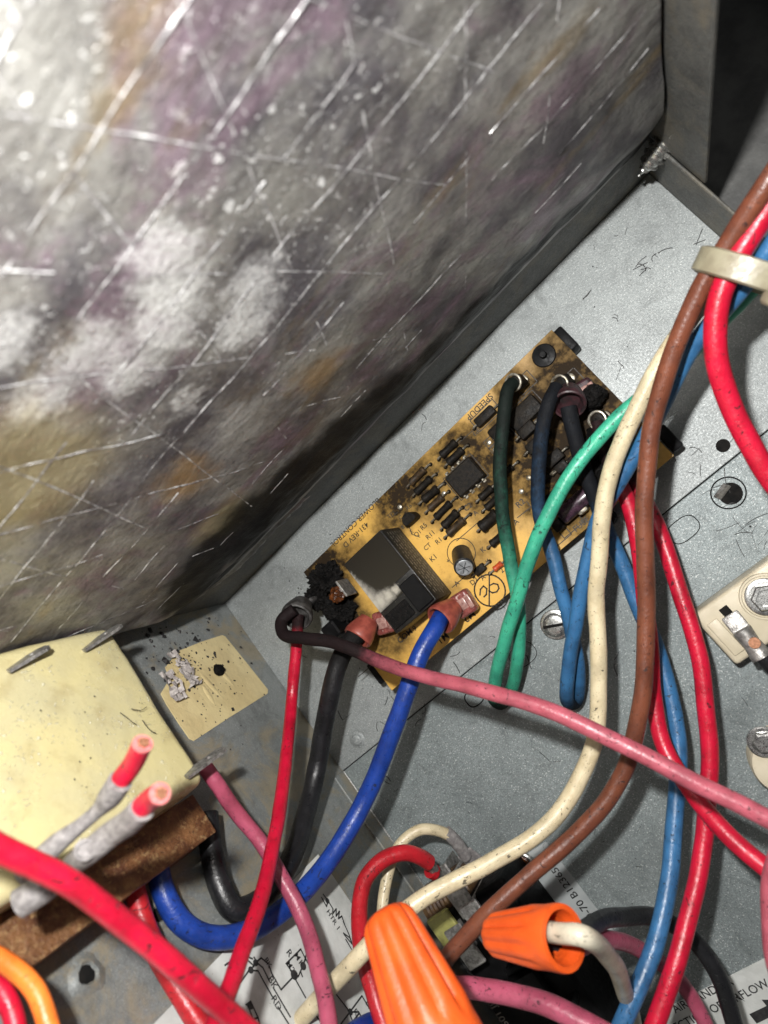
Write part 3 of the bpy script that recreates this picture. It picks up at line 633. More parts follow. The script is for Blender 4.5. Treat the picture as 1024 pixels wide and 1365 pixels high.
# axial parts
def axial(px, py, L, r, mat, ang=0., lead=3.0, flat=False):
    c = B(px, py, BZ + r + .25); d = Vector((math.cos(ang), math.sin(ang), 0)); M = frame(c - d * L / 2, d)
    if flat: t = box(nb(), (L / 2, 0, 0), (L, r * 2, r * 2.0), r * .3, 2, M)
    else: t = lathe(nb(), M, [(0, r * .6), (.25, r * .95), (L * .16, r), (L * .26, r * .86), (L * .74, r * .86), (L * .84, r), (L - .25, r * .95), (L, r * .6)], 12)
    p = part('resistor' if not flat else 'diode', t, mat)
    for s in (-1, 1):
        e = c + d * s * (L / 2 + lead); t = nb()
        tube(t, [(c + d * s * (L / 2 - .2), 0), (e - d * s * .4, 0), (e + Vector((0, 0, -.4)), 0), (e + Vector((0, 0, -r - .2)), 0)], .32, 6); part('lead', t, m_lead, p)
        t = nb(); lathe(t, frame(Vector((e.x, e.y, BZ)), (0, 0, 1)), [(0, .75), (.35, .6), (.7, .35)], 10); part('solder_joint', t, m_comp, p)
    return p
for k in range(7):
    f = k / 6; axial(555 + 54 * f + random.uniform(-1.5, 1.5), 636 + 66 * f + random.uniform(-1.5, 1.5), random.uniform(6.6, 7.8), random.uniform(1.35, 1.65), m_comp if k % 3 else m_compb, random.uniform(-.09, .09), random.uniform(1.6, 2.3))
for px, py in ((598, 598), (607, 608)): axial(px, py, 7.0, 1.5, m_comp, 0, 1.8)
for px, py, L, r, flat in ((647, 555, 7.5, 1.6, True), (703, 573, 6, 1.9, True), (715, 592, 6.5, 1.8, True), (739, 611, 6.2, 1.8, True), (749, 622, 4.2, 1.4, True), (648, 657, 5.5, 1.4, False), (655, 671, 5, 1.3, False), (652, 694, 7.5, 2.2, False), (663, 719, 5.5, 1.5, False), (640, 759, 4, 1.3, True), (735, 660, 5, 1.2, False), (676, 628, 5, 1.2, False), (725, 640, 5, 1.1, False), (770, 610, 6, 1.6, True)):
    axial(px, py, L, r, m_comp, .0, 1.8, flat)
axial(664, 755, 3.6, 1.1, m_redcomp, 0, 2.2)
part('power_transistor', box(nb(), B(700, 551, BZ + 2.2), (11, 6, 4.4), .5, 2), m_comp)
part('trimmer', box(nb(), B(667, 577, BZ + 2), (6, 6, 4), .8, 2), m_comp)
q = B(553, 692); t = nb(); lathe(t, frame(q, (0, 0, 1)), [(.6, 2.6), (5.2, 2.6), (5.4, 2.4)], 20, fn=lambda th, a, r: r if math.cos(th) > -.45 else r * .45 / -math.cos(th)); part('transistor', t, m_comp)
ic = part('integrated_circuit', box(nb(), B(621, 636, BZ + 2.0), (11.0, 8.4, 3.6), .4, 1), m_comp)
q = B(621, 636, BZ)
for k in range(4):
    for s in (-1, 1):
        t = nb(); box(t, (q.x - 4.0 + 2.7 * k, q.y + s * 4.7, BZ + 1.0), (.9, 1.1, 2.0), .2, 1); box(t, (q.x - 4.0 + 2.7 * k, q.y + s * 5.3, BZ + .25), (1.3, .9, .5), .2, 1); part('pin', t, m_lead, ic)
# fuse in its clips
fu = part('fuse', lathe(nb(), frame(P(748, 690, BZ + 4), P(795, 648, BZ + 4) - P(748, 690, BZ + 4)), [(0, 2.5), (.3, 2.7), (14, 2.7), (14.3, 2.5)], 20), m_fuse)
for px, py in ((775, 677), (745, 700)):
    t = nb(); box(t, P(px, py, BZ + 2.5), (3.4, 3.6, 5), .6, 2); part('fuse_clip', t, m_lead if px > 760 else m_comp, fu)
t = nb()
for k in range(12):
    pass
# legend printed on the board
T_ = [('BLOWER CONTROL', 473, 697, 180, 2.0), ('431-REV D', 474, 713, 180, 2.0), ('SPEEDUP', 639, 542, 180, 2.0), ('K1', 578, 744, 0, 1.8), ('CT', 570, 729, 0, 1.6), ('R1', 585, 721, 0, 1.7), ('R11', 574, 713, 0, 1.7), ('R5', 565, 702, 0, 1.7), ('Q1', 557, 711, 0, 1.6), ('C2', 624, 676, 0, 1.8), ('R2', 694, 671, 0, 2.0), ('FUSE', 775, 699, 0, 1.9),
      ('M2', 625, 821, 180, 2.6), ('M1', 590, 850, 180, 2.6), ('COM', 540, 848, 0, 2.1), ('9', 553, 838, 0, 1.9), ('D2', 632, 775, 0, 1.7), ('K', 651, 749, 0, 1.7), ('A', 609, 778, 0, 1.7), ('K', 644, 733, 0, 1.7), ('A', 688, 696, 0, 1.8), ('A', 644, 770, 0, 1.7), ('22', 671, 759, 0, 1.7), ('A', 634, 684, 0, 1.6), ('+', 598, 748, 0, 1.8), ('TP1', 522, 686, 0, 1.5), ('R6', 545, 676, 0, 1.5), ('C3', 679, 655, 0, 1.5), ('E', 549, 709, 0, 1.4), ('B', 537, 703, 0, 1.4), ('C', 534, 690, 0, 1.4), ('US1', 631, 800, 0, 1.6), ('TP3', 636, 575, 180, 1.5)]
for s, px, py, rot, h in T_:
    sg = -1 if rot else 1; text(bd, s, B(px, py, BZ + .05), U * sg, V * sg, h, m_silk)
lines = []
def circ(px, py, r, n=28): c = B(px, py); return [c + Vector((r * math.cos(2 * math.pi * k / n), r * math.sin(2 * math.pi * k / n), 0)) for k in range(n + 1)]
def rect(px, py, sx, sy): c = B(px, py); return [c + Vector((a * sx / 2, b * sy / 2, 0)) for a, b in ((-1, -1), (1, -1), (1, 1), (-1, 1), (-1, -1))]
lines += [circ(615, 737, 4.9), rect(621, 636, 12.5, 9.5), rect(700, 510, 6, 5), rect(648, 554, 10, 5), rect(700, 551, 13, 8), rect(653, 590, 3, 3), rect(660, 598, 3, 3), rect(745, 712, 6, 5), rect(760, 700, 8, 4), rect(762, 507, 6, 5)]
lines += [[B(523, 689), B(530, 683)], [B(603, 783), B(623, 766)], [B(478, 902), B(510, 875)], [B(600, 600), B(640, 566)], [B(690, 690), B(708, 676), B(702, 668)], [B(545, 700), B(549, 712), B(560, 716)]]
for k in range(8): f = k / 6.; lines.append([B(562 + 54 * f - 16, 632 + 66 * f + 12), B(562 + 54 * f + 14, 632 + 66 * f - 14)])
for ln in lines: part('legend_line', silk([ln]), m_silk, smooth=0)
um = circ(653, 787, 5.2); c = B(653, 787)
def q_(x, y): return c + Vector((x, y, 0))
part('recognition_mark', silk([um, [q_(-3.4, -3.6), q_(3.2, 3.8)], [q_(-3.6, .9), q_(-2.2, 2.2), q_(-.7, 2.4), q_(-.4, 1.0), q_(-1.8, -.3), q_(-2.9, -.4)], [q_(1.2, 1.2), q_(2.5, .9), q_(3.4, -.2), q_(2.9, -1.4), q_(1.6, -1.8), q_(.2, -1.2), q_(-.3, .1)]], .5), m_silk, smooth=0)
# small bare pads
for px, py in ((652, 590), (660, 600), (705, 637), (592, 658), (575, 640), (533, 676), (640, 700), (695, 655), (720, 560)):
    t = nb(); lathe(t, frame(B(px, py, BZ), (0, 0, 1)), [(0, .9), (.3, .8), (.5, .4)], 12); part('solder_joint', t, m_lead)

# ------------------------------------------------------------------ transformer on the side wall
tr = thing('transformer', (-30, -20, 82), 'yellowed transformer with tape-wrapped coil and rusty core bolted to the side wall', 'transformer')
XF = -16.0
a = PX(150, 835, XF); b = PX(278, 1040, XF); zc0 = (a.z + b.z) / 2; zc1 = 205
yc1 = a.y + 1.0; yc0 = b.y + .5
bm = nb(); box(bm, ((XL + 1.5 + XF) / 2, (yc0 + yc1) / 2, (zc0 + zc1) / 2), (XF - XL - 1.5, yc1 - yc0, zc1 - zc0), 2.6, 4)
bmesh.ops.subdivide_edges(bm, edges=[e for e in bm.edges if e.calc_length() > 6], cuts=14, use_grid_fill=True)
for v in bm.verts: v.co += Vector((.9 * noise.noise(v.co * .05) + .25 * noise.noise(v.co * .25), .5 * noise.noise(v.co * .06 + Vector((9, 0, 0))), .5 * noise.noise(v.co * .06 + Vector((0, 7, 0)))))
emit('coil', bm, m_coil, tr, smooth=60)
# lower lap of tape down the side of the coil
zk0 = zc0 + 1.5; XK = -30
ck = PX(285, 1110, XK); ck2 = PX(262, 1070, XK)
bm = nb(); n = 7; y1, y0 = ck2.y + 2.0, ck.y
for k in range(9):                                                            # stacked steel laminations
    xx = XL + 1.2 + (XK - XL - 1.2) * (k + .5) / 9
    box(bm, (xx, (y0 + y1) / 2 + .15 * math.sin(k * 5.1), (ck.z + zc1) / 2), ((XK - XL - 1.2) / 9 - .12, y1 - y0, zc1 - ck.z), .15, 1)
emit('core', bm, m_rust, tr)
bm = nb(); box(bm, (XK + .6, (y0 + y1) / 2, (ck.z + zc1) / 2 + .3), (1.2, y1 - y0 + .5, zc1 - ck.z + .4), .3, 2)
bmesh.ops.subdivide_edges(bm, edges=[e for e in bm.edges if e.calc_length() > 6], cuts=30, use_grid_fill=True)
for v in bm.verts: v.co += Vector((.35, .3, .3)) * noise.noise(v.co * .35)
emit('core_bracket', bm, m_rust, tr)
def tab(p, u, wd, L, nrm, hole=True):
    """blade terminal: ring with a hole, u = its length direction"""
    M = frame(p, u, nrm.cross(u)); bm = nb(); ro = wd / 2
    pts = [(0, -ro), (L - ro * .6, -ro), (L, -ro * .5), (L, ro * .5), (L - ro * .6, ro), (0, ro)]
    hc = L * .62; hr = wd * .2; n = 12
    lo_ = []; 
    for zz in (-.4, .4):
        outer = [bm.verts.new(M @ Vector((x, y, zz))) for x, y in pts]; inner = [bm.verts.new(M @ Vector((hc + hr * math.cos(2 * math.pi * k / n), hr * math.sin(2 * math.pi * k / n), zz))) for k in range(n)]
        lo_.append((outer, inner))
    for outer, inner in lo_:
        es = [bm.edges.new((l[i], l[(i + 1) % len(l)])) for l in (outer, inner) for i in range(len(l))]
        bmesh.ops.triangle_fill(bm, use_beauty=True, edges=es)
    for j in (0, 1):
        A, Bq = lo_[0][j], lo_[1][j]
        for i in range(len(A)): bm.faces.new((A[i], A[(i + 1) % len(A)], Bq[(i + 1) % len(A)], Bq[i]))
    bmesh.ops.recalc_face_normals(bm, faces=bm.faces[:]); return bm
for (ax_, ay), (bx_, by), wd in (((108, 868), (160, 834), 4.4), ((8, 895), (64, 862), 4.4), ((246, 1036), (298, 998), 3.6)):
    a = PX(ax_, ay, XF - .5); b = PX(bx_, by, XF + 3.5); emit('blade_terminal', tab(a, b - a, wd, (b - a).length, Vector((.3, .75, .55)).normalized()), m_tin, tr)
# two stubs of cut red wire in grey crimps on the coil
for stub, lab in (((((190, 992), 22), ((176, 1020), 16), ((153, 1050), 11)), 'upper'), ((((213, 1058), 24), ((200, 1066), 20), ((180, 1085), 16)), 'lower')):
    up_ = lab == 'upper'
    o = thing('wire', PX(stub[2][0][0], stub[2][0][1], stub[2][1]), 'straight cut red wire stub in a grey crimp above the transformer coil' if up_ else 'short bent red wire stub in a wide grey crimp at the coil edge', 'wire')
    d_ = 3.7
    wire('insulation', '', W['red'], d_, [(p[0], p[1], X(x)) for p, x in stub], parent=o, wob=.02)
    p0, x0 = stub[0]; p1, x1 = stub[1]; e0, e1 = PX(*p0, x0), PX(*p1, x1); dd = (e0 - e1).normalized(); bm = nb()
    lathe(bm, frame(e0 - dd * .1, dd), [(0, d_ / 2 * 1.01), (.35, d_ / 2 * .98), (.35, d_ / 2 * .7)], 18); emit('cut_end', bm, m_whitein, o)
    bm = nb()
    for k in range(7):
        a = k * 2 * math.pi / 6; q = Vector((0, 0, 0)) if k == 6 else Vector((0, .72 * math.cos(a), .72 * math.sin(a)))
        M = frame(e0, dd); lathe(bm, frame(M @ q, dd), [(0, .36), (.75 + .2 * math.sin(k * 3), .34)], 8)
    emit('copper_strands', bm, m_copper, o)
    if up_: chain = [(160, 1042, X(13)), (150, 1057, X(10)), (135, 1076, X(6)), (110, 1098, X(2)), (80, 1122, X(-2)), (55, 1145, X(-6)), (30, 1168, X(-10))]; rr = [2.25, 2.2, 1.35, 1.4, 1.9, 2.0, 2.0]
    else: chain = [(190, 1078, X(18)), (176, 1092, X(14)), (150, 1110, X(8)), (115, 1138, X(2)), (85, 1162, X(-22)), (55, 1185, X(-8)), (25, 1205, X(-11))]; rr = [2.3, 2.2, 2.0, 2.3, 2.5, 2.6, 2.6]
    bm = nb(); path = spline([(PX(a, b, x[0]), 0.) for a, b, x in chain], .8)
    tube(bm, path, lambda u: (lambda i, f: rr[i] * (1 - f) + rr[min(i + 1, 6)] * f)(min(int(u * 6), 5), u * 6 - min(int(u * 6), 5)), 16, None, .10)
    emit('crimp_barrel', bm, m_greyterm, o)
    if not up_:
        q = PX(113, 1133, 4.6); bm = nb(); lathe(bm, frame(q, CAM - q), [(-.6, 1.9), (.5, 1.8), (.6, 1.3), (.1, 1.2)], 20); emit('dimple', bm, m_greyterm, o)

# ------------------------------------------------------------------ labels and marks on the side wall
def wl(px, py, x=XL + .15): return PX(px, py, x)
yl = thing('label', wl(275, 920), 'yellowed blank label with torn corner stuck beside the transformer', 'label')
pts = [wl(*p, XL + .02) for p in ((238, 868), (268, 856), (296, 847), (300, 849), (330, 886), (357, 920), (356, 925), (305, 957), (258, 988), (252, 985), (238, 965), (222, 940), (214, 925), (226, 905), (220, 890))]
emit('backing', sheetpoly(pts, (1, 0, 0), .25), m_ylabel, yl, smooth=0)
for (a, b) in (((252, 885), (305, 955)), ((270, 870), (322, 940)), ((262, 905), (288, 960))):                                     # lifted wrinkles
    A, B2 = wl(*a, XL - 1.7), wl(*b, XL - 1.7); bm = nb(); tube(bm, [(A + (B2 - A) * k / 8 + Vector((.15 * math.sin(k), 0, .5 * math.sin(k * .8))), 0) for k in range(9)], lambda u: .4 + 2.0 * math.sin(math.pi * u) ** .7, 24); emit('wrinkle', bm, m_ylabel, yl)
bm = nb(); random.seed(3)
def scrap(px, py, sz, seed):
    bm = nb(); n = 9; c = wl(px, py, XL + 1.2); g = []
    for i in range(n):
        g.append([bm.verts.new(c + Vector((2.2 * noise.noise(Vector((i * .45, j * .45, seed))) + 1.2, (i - n / 2) * sz * (1 + .5 * noise.noise(Vector((i, 1, seed)))), (j - n / 2) * sz * .6 + 2 * noise.noise(Vector((i * .5, seed, 1)))))) for j in range(n)])
    for i in range(n - 1):
        for j in range(n - 1):
            if noise.noise(Vector((i * .7, j * .7, seed + 5))) > -.25: bm.faces.new((g[i][j], g[i + 1][j], g[i + 1][j + 1], g[i][j + 1]))
    bmesh.ops.delete(bm, geom=[v for v in bm.verts if not v.link_faces], context='VERTS'); return bm
for px, py, sz, sd in ((226, 915, 1.25, 2.2), (247, 898, 1.25, 6.1), (238, 882, .9, 9.4)): emit('peeled_scrap', scrap(px, py, sz, sd), m_scrap, yl)
emit('debris_lump', lump(wl(292, 893, XL + .9), 1.4, 2.2, 2.6, .25, 3), m_char, None, 'blackened melted blob stuck on the yellowed label', 'debris')
# wiring diagram
dg = thing('label', wl(420, 1280), 'white wiring diagram label with black schematic lines stuck on the side wall', 'label')
k0, k1 = wl(424, 1138), wl(470, 1210)
yD0, zD0 = wl(424, 1139).y, (wl(424, 1139).z + wl(470, 1208).z) / 2
pts = [Vector((XL + .02, y, z)) for y, z in ((yD0, zD0), (-150, zD0 - 1), (-150, 190), (yD0 - 2, 190))]
emit('paper', sheetpoly(pts, (1, 0, 0), .22), m_paper, dg, smooth=0)
def wp(u, v): return PX(300 + u / 4.655, 1130 + v / 4.655, XL + .32)
D = [[(0, 730), (100, 660), (180, 735), (150, 760), (60, 890), (20, 870)], [(100, 660), (170, 690)], [(150, 760), (205, 765), (240, 830), (300, 935)], [(180, 680), (205, 720), (235, 745), (275, 825)], [(200, 705), (225, 685), (262, 715)], [(275, 735), (290, 780), (348, 882), (425, 800)], [(300, 870), (405, 1050)], [(330, 990), (395, 1094)], [(470, 630), (380, 720), (430, 790)], [(470, 630), (500, 690), (480, 735)], [(500, 690), (550, 780)], [(480, 740), (455, 800), (440, 800)], [(470, 770), (480, 800)], [(430, 805), (500, 930)],
     [(600, 310), (630, 365), (640, 330), (610, 290)], [(640, 330), (670, 380), (668, 410), (690, 380), (690, 425), (710, 395), (705, 440), (725, 425), (740, 470)], [(735, 460), (770, 540), (790, 600)], [(740, 540), (790, 600), (775, 560), (735, 530)], [(750, 570), (785, 630)], [(720, 1094), (850, 920), (915, 1030), (940, 1010)], [(690, 910), (760, 1000), (800, 1094)], [(780, 1020), (830, 1020), (870, 1094)], [(790, 1085), (830, 1030)], [(130, 975), (160, 955), (205, 1055), (175, 1065), (150, 1000)], [(205, 1055), (215, 1094)], [(510, 640), (495, 700)], [(540, 1000), (600, 1094)]]
bm = nb()
for pl in D: stroke(bm, [wp(*p) for p in pl], (1, 0, 0), .45)
for u, v, r in ((485, 735, 1.1), (430, 790, 1.3), (190, 715, .9), (160, 760, .9), (635, 330, .9), (778, 1020, .9)):
    c = wp(u, v); bm.faces.new([bm.verts.new(c + Vector((0.03, r * math.cos(a), r * math.sin(a)))) for a in [k * math.pi / 5 for k in range(10)]])
a = [wp(130, 970), wp(155, 950), wp(180, 1000), wp(150, 1010)]; bm.faces.new([bm.verts.new(q + Vector((.02, 0, 0))) for q in a])
emit('schematic_lines', bm, m_ink, dg, smooth=0)
du, dv = (wp(300, 870) - wp(275, 825)).normalized(), None
dv = Vector((1, 0, 0)).cross(du)
for s, u, v, h in (('BK', 295, 840, 1.9), ('RD', 318, 965, 1.9), ('BK', 265, 715, 1.5), ('R', 398, 655, 2.0), ('M1', 455, 690, 1.8), ('M2', 405, 740, 1.8), ('HTR 1', 672, 450, 1.7), ('BK', 895, 985, 1.7), ('RD', 822, 1040, 1.7)):
    text(dg, s, wp(u, v) + Vector((.05, 0, 0)), du, dv, h, m_ink)
# rough holes in the side wall
for px, py, r, near in ((115, 1300, 3.0, 'between the rusty core and the orange wire'), (210, 1221, 2.6, 'beside the blue wire loop')):
    c = PX(px, py, XL); o = thing('punched_hole', c, 'rough screw hole with raised burr ' + near, 'hole', 'burred screw holes in the side wall')
    emit('burr', lathe(nb(), frame(c, (1, 0, 0)), [(.0, r * 1.5), (.35, r * 1.2), (.9, r * .95), (1.0, r * .8), (.25, r * .62)], 20, True, False, lambda th, a, q: q * (1 + .09 * math.sin(3 * th + 1) + .05 * math.sin(7 * th))), m_side, o)
    emit('opening', lathe(nb(), frame(c, (1, 0, 0)), [(.2, r * .7), (.3, r * .66)], 20), m_gap, o)

# ------------------------------------------------------------------ marks and fixings on the back panel
def ringmark(px, py, rx, ry, wd=.35, parent=p_up, z=.05, name='knockout_score'):
    c = P(px, py, z); bm = nb(); n = 40; A = []
    for k in range(n):
        a = 2 * math.pi * k / n; ca, sa = math.cos(a), math.sin(a); ex = .75
        x = rx * math.copysign(abs(ca) ** ex, ca); y = ry * math.copysign(abs(sa) ** ex, sa)
        A.append((bm.verts.new(c + Vector((x, y, 0))), bm.verts.new(c + Vector((x, y, 0)) * 1 - Vector((x, y, 0)).normalized() * wd)))
    for k in range(n): bm.faces.new((A[k][0], A[(k + 1) % n][0], A[(k + 1) % n][1], A[k][1]))
    return emit(name, bm, m_gap, parent, smooth=0)
ringmark(911, 706, 5.0, 3.4, .28, p_lo); ringmark(697, 873, 5.0, 3.6, .22, p_lo); ringmark(632, 930, 3.6, 3.0, .45, p_lo); ringmark(787, 800, 4, 3, .2, p_lo)
q = P(476, 986, 0); emit('dimple', lathe(nb(), frame(q, (0, 0, 1)), [(-.1, 3.4), (.15, 3.0), (.35, 2.2), (.9, 1.9), (1.1, 1.5)], 24), m_panel, p_up)
ho = thing('knockout_hole', P(971, 657, 0), 'round knockout hole with bent tab and sooty cobwebs beside the seam', 'hole')
q = P(971, 657, .1)
emit('rim', lathe(nb(), frame(q, (0, 0, 1)), [(0, 4.9), (.16, 4.8), (.16, 4.55), (0.02, 4.5)], 36, False, False), m_gap, ho)
emit('opening', lathe(nb(), frame(P(974, 658, .06), (0, 0, 1)), [(0, 3.3), (.1, 3.2)], 28), m_gap, ho)
bm = nb(); box(bm, (0, 0, 0), (5.0, 2.6, .6), .25, 2, frame(P(963, 655, 1.2), Vector((.9, .25, .25)), Vector((-.2, .8, .5)))); emit('bent_tab', bm, m_tin, ho)
emit('screw_hole', lathe(nb(), frame(P(964, 594, .08), (0, 0, 1)), [(0, 2.0), (.08, 1.9)], 20), m_gap, p_up)
# slotted screw with washer
sc = thing('slotted_screw', P(741, 832, 0), 'shiny slotted screw with round washer below the blue wire loop', 'screw'); q = P(741, 832, 0)
emit('washer', lathe(nb(), frame(q, (0, 0, 1)), [(-.2, 5.0), (.7, 5.0), (.9, 4.7), (.9, 3.8)], 32), m_zinc, sc)
emit('head', lathe(nb(), frame(q, (0, 0, 1)), [(.8, 3.9), (2.0, 3.9), (2.5, 3.4), (2.75, 2.2)], 32), m_zinc, sc)
bm = nb(); box(bm, (0, 0, 0), (7.4, .9, .5), 0, 1, frame(q + Vector((0, 0, 2.68)), P(770, 826, 0) - P(720, 835, 0), V)); emit('slot', bm, m_gap, sc)
# self tapping screw poking through the corner
st = thing('tapping_screw', (165, 11, 16), 'threaded tapping screw tip poking through at the corner of the panel', 'screw')
a, b = P(890, 186, 24), P(852, 234, 17); M = frame(a, b - a); L = (b - a).length; prof = []
for k in range(60):
    u = k / 59; core = 2.5 * (1 - sst((u - .55) / .45) * .9); ph = (u * 5.5) % 1; th_ = max(0, 1 - abs(ph - .5) * 4.5); prof.append((u * L, max(.12, core + th_ * 1.5 * (1 - .75 * u))))
emit('threaded_shank', lathe(nb(), M, prof, 20), m_zinc, st)
# blower rim in the dark compartment
bm = nb(); c = Vector((225, -40, 20)); pth = [(c + Vector((math.cos(a) * 34, math.sin(a) * 30, 0)), 0) for a in [math.pi * 2 * k / 48 for k in range(49)]]
tube(bm, pth, 6, 14); emit('blower_rim', bm, gm('grey_rim', (.11, .11, .105), (.06, .06, .058), .2, (.4, .6)), None, 'dull grey rounded blower rim in the dark compartment', 'blower')

# ------------------------------------------------------------------ beige terminal block at the right
ZB = 11.0
tb = thing('terminal_block', P(980, 830, 0), 'beige plastic terminal block with bolt and spade connector', 'terminal block')
k0 = P(929, 832, ZB); k1 = P(984, 884, ZB)
bx0 = (k0.x + k1.x) / 2 - .3; yb1 = P(975, 783, ZB).y; yb0 = k1.y - .5
bm = nb(); box(bm, (bx0 + 30, (yb0 + yb1) / 2, ZB / 2), (60, yb1 - yb0, ZB), 1.3, 3); emit('body', bm, m_beige, tb)
bm = nb(); box(bm, (bx0 + 3.3, yb0 + (yb1 - yb0) * .45, ZB + .25), (3.4, (yb1 - yb0) * .62, .9), .4, 2); emit('raised_rib', bm, m_beige, tb)
q = P(1020, 795, ZB)
emit('bolt_recess', lathe(nb(), frame(q, (0, 0, 1)), [(0, 6.6), (.9, 6.4), (.9, 5.9), (.1, 5.7)], 36), m_beige, tb)
bo = emit('bolt', lathe(nb(), frame(q, (0, 0, 1)), [(.1, 5.2), (1.0, 5.2), (1.2, 4.9), (1.2, 4.0)], 32), m_zinc, tb)
emit('bolt_head', lathe(nb(), frame(q, (0, 0, 1)), [(1.1, 3.9), (3.2, 3.9), (3.6, 3.5), (3.6, 2.6), (2.6, 2.5)], 6), m_zinc, bo, smooth=20)
emit('slot_hole', box(nb(), P(968, 815, ZB + .05), (2.6, 2.8, .5), .1, 1), m_gap, tb)
a, b, c = P(972, 819, ZB + 2), P(993, 845, ZB + 3.5), P(1018, 878, ZB + 4.5)
co = emit('spade_connector', box(nb(), ((b - a).length * .5, 0, 0), ((b - a).length, 1.6, 5.0), .5, 2, frame(a, b - a)), m_tin, tb)
bm = nb(); M = frame(b - (b - a) * .25, c - b); lathe(bm, M, [(0, 2.2), (.4, 2.7), (3, 2.5), (4.4, 2.3), (7.5, 2.8), (9, 2.9), (9.2, 2.2)], 20); emit('crimp_barrel', bm, m_tin, co)
bm = nb(); lathe(bm, frame(P(1006, 857, ZB + 7.3), (0, 0, 1)), [(-.6, 1.5), (.3, 1.5)], 14); emit('crimp_window', bm, m_copper, co)
wire('wire', 'black wire entering the spade connector on the beige block', W['black'], 4.6, [(1010, 866, ZB + 4.2), (1026, 884, ZB + 4), (1060, 920, ZB + 3)])
bs = thing('bolt_boss', P(1018, 1000, 0), 'beige round boss with a zinc bolt on the lower panel', 'bolt'); q = P(1022, 998, 0)
emit('boss', lathe(nb(), frame(q + Vector((2, -4, 0)), (0, 0, 1)), [(-.2, 9.5), (6, 9), (7.2, 8.4), (7.5, 7)], 36), m_beige, bs)
bo = emit('bolt', lathe(nb(), frame(P(1018, 988, 7.4), (0, 0, 1)), [(0, 4.4), (1.0, 4.4), (1.3, 4.0), (1.3, 3.2), (.5, 3.0)], 30), m_zinc, bs)
emit('bolt_head', lathe(nb(), frame(P(1018, 988, 7.4), (0, 0, 1)), [(.2, 3.0), (2.2, 3.0), (2.5, 2.5)], 6), m_zinc, bo, smooth=20)

# ------------------------------------------------------------------ airflow label and part number strip
al = thing('label', P(950, 1330, 0), 'white paper airflow direction label with black lettering under the black wire', 'label')
yA = P(1024, 1275, 0).y; xA = P(862, 1350, 0).x - 6
emit('paper', sheetpoly([Vector((x, y, -.13)) for x, y in ((xA, yA), (90, yA), (90, yA - 40), (xA, yA - 40))], (0, 0, 1), .22), m_paper, al, smooth=0)
r1 = P(953, 1319, .1); r2 = P(1002, 1317, .1)
text(al, 'AIR HANDLER', Vector((P(897, 1346, .1).x, r1.y, .14)), U, V, 2.45, m_ink, 'LEFT')
text(al, 'DIRECTION OF AIRFLOW', Vector((P(1023, 1309, .1).x, r2.y - .6, .14)), U, V, 2.45, m_ink, 'RIGHT')
q = P(1003, 1357, .14)
emit('arrow', sheetpoly([q + Vector(p) for p in ((0, 1.2, 0), (6, 1.2, 0), (6, 3.2, 0), (14, -.5, 0), (6, -4, 0), (6, -1.8, 0), (0, -1.8, 0))], (0, 0, 1), .03), m_ink, al, smooth=0)
st = thing('label', P(740, 1195, 0), 'grey part number strip lettered C30-70 beside the black relay', 'label')
xs = P(775, 1202, 0).x
emit('backing', sheetpoly([Vector((x, y, -.13)) for x, y in ((xs + 3.0, P(700, 1140, 0).y), (xs + 3.0, P(830, 1270, 0).y), (xs - 13, P(830, 1270, 0).y), (xs - 13, P(700, 1140, 0).y))], (0, 0, 1), .2), gm('grey_strip', (.34, .36, .36), (.27, .29, .29), .1, (.4, .55), dirt=.1), st, smooth=0)
text(st, 'D C30-70 B12365-', P(773, 1203, .12), V, -U, 2.6, m_ink)
# screw ring next to the strip
rs = thing('eyelet_screw', P(697, 1152, 0), 'shiny ring screw showing between the white and brown wires', 'screw'); q = P(697, 1152, 0)
bm = nb(); pth = [(q + Vector((math.cos(a) * 4.2, math.sin(a) * 4.2, 1.2)), 0) for a in [math.pi * 2 * k / 36 for k in range(37)]]; tube(bm, pth, .9, 10); emit('ring', bm, m_zinc, rs)
emit('head', lathe(nb(), frame(q, (0, 0, 1)), [(-.2, 3.6), (.8, 3.4), (1.4, 2.6)], 24), m_amber, rs)

# ------------------------------------------------------------------ black relay below the wire nuts
rl = thing('contactor', P(700, 1300, 0), 'sooty black plastic relay with metal clips under the orange wire nuts', 'relay')
c = P(705, 1245, 30)
kx1 = P(705, 1195, 20).x - 4; kx0 = kx1 - 30; ky1 = P(660, 1182, 24).y; ky0 = ky1 - 90
emit('body', box(nb(), ((kx0 + kx1) / 2, (ky0 + ky1) / 2, 10), (kx1 - kx0, ky1 - ky0, 20), 1.4, 3), m_black, rl)
emit('raised_deck', box(nb(), (kx0 + 12, (ky0 + ky1) / 2 - 6, 22), (20, 52, 5), 1, 2), m_black, rl)
for k in range(3):
    emit('barrier', box(nb(), ((kx0 + kx1) / 2 + 6, ky1 - 22 - 16 * k, 22), (14, 2, 6), .5, 1), m_black, rl)
emit('coil_winding', lathe(nb(), frame(Vector((kx0 - 4, ky1 + 1, 10)), (1, 0, 0)), [(0, 7)] + [(1 + k * .8, 7 + .3 * (k % 2)) for k in range(22)] + [(19.5, 6)], 28), gm('brown_winding', (.10, .055, .02), (.04, .02, .01), .5, (.3, .5)), rl)
for k, (px, py, z) in enumerate(((612, 1195, 26), (640, 1230, 30), (620, 1262, 30), (600, 1180, 18))):
    q = P(px, py, z); emit('metal_clip', box(nb(), q, (7.0, 13, 1.2), .4, 1), m_tin, rl); emit('clip_leg', box(nb(), q + Vector((-3, 0, -z / 2)), (1.0, 9, z), .2, 1), m_tin, rl)
emit('yellow_tape', box(nb(), P(600, 1245, 24), (9, 14, 2), .5, 1), m_yel, rl)
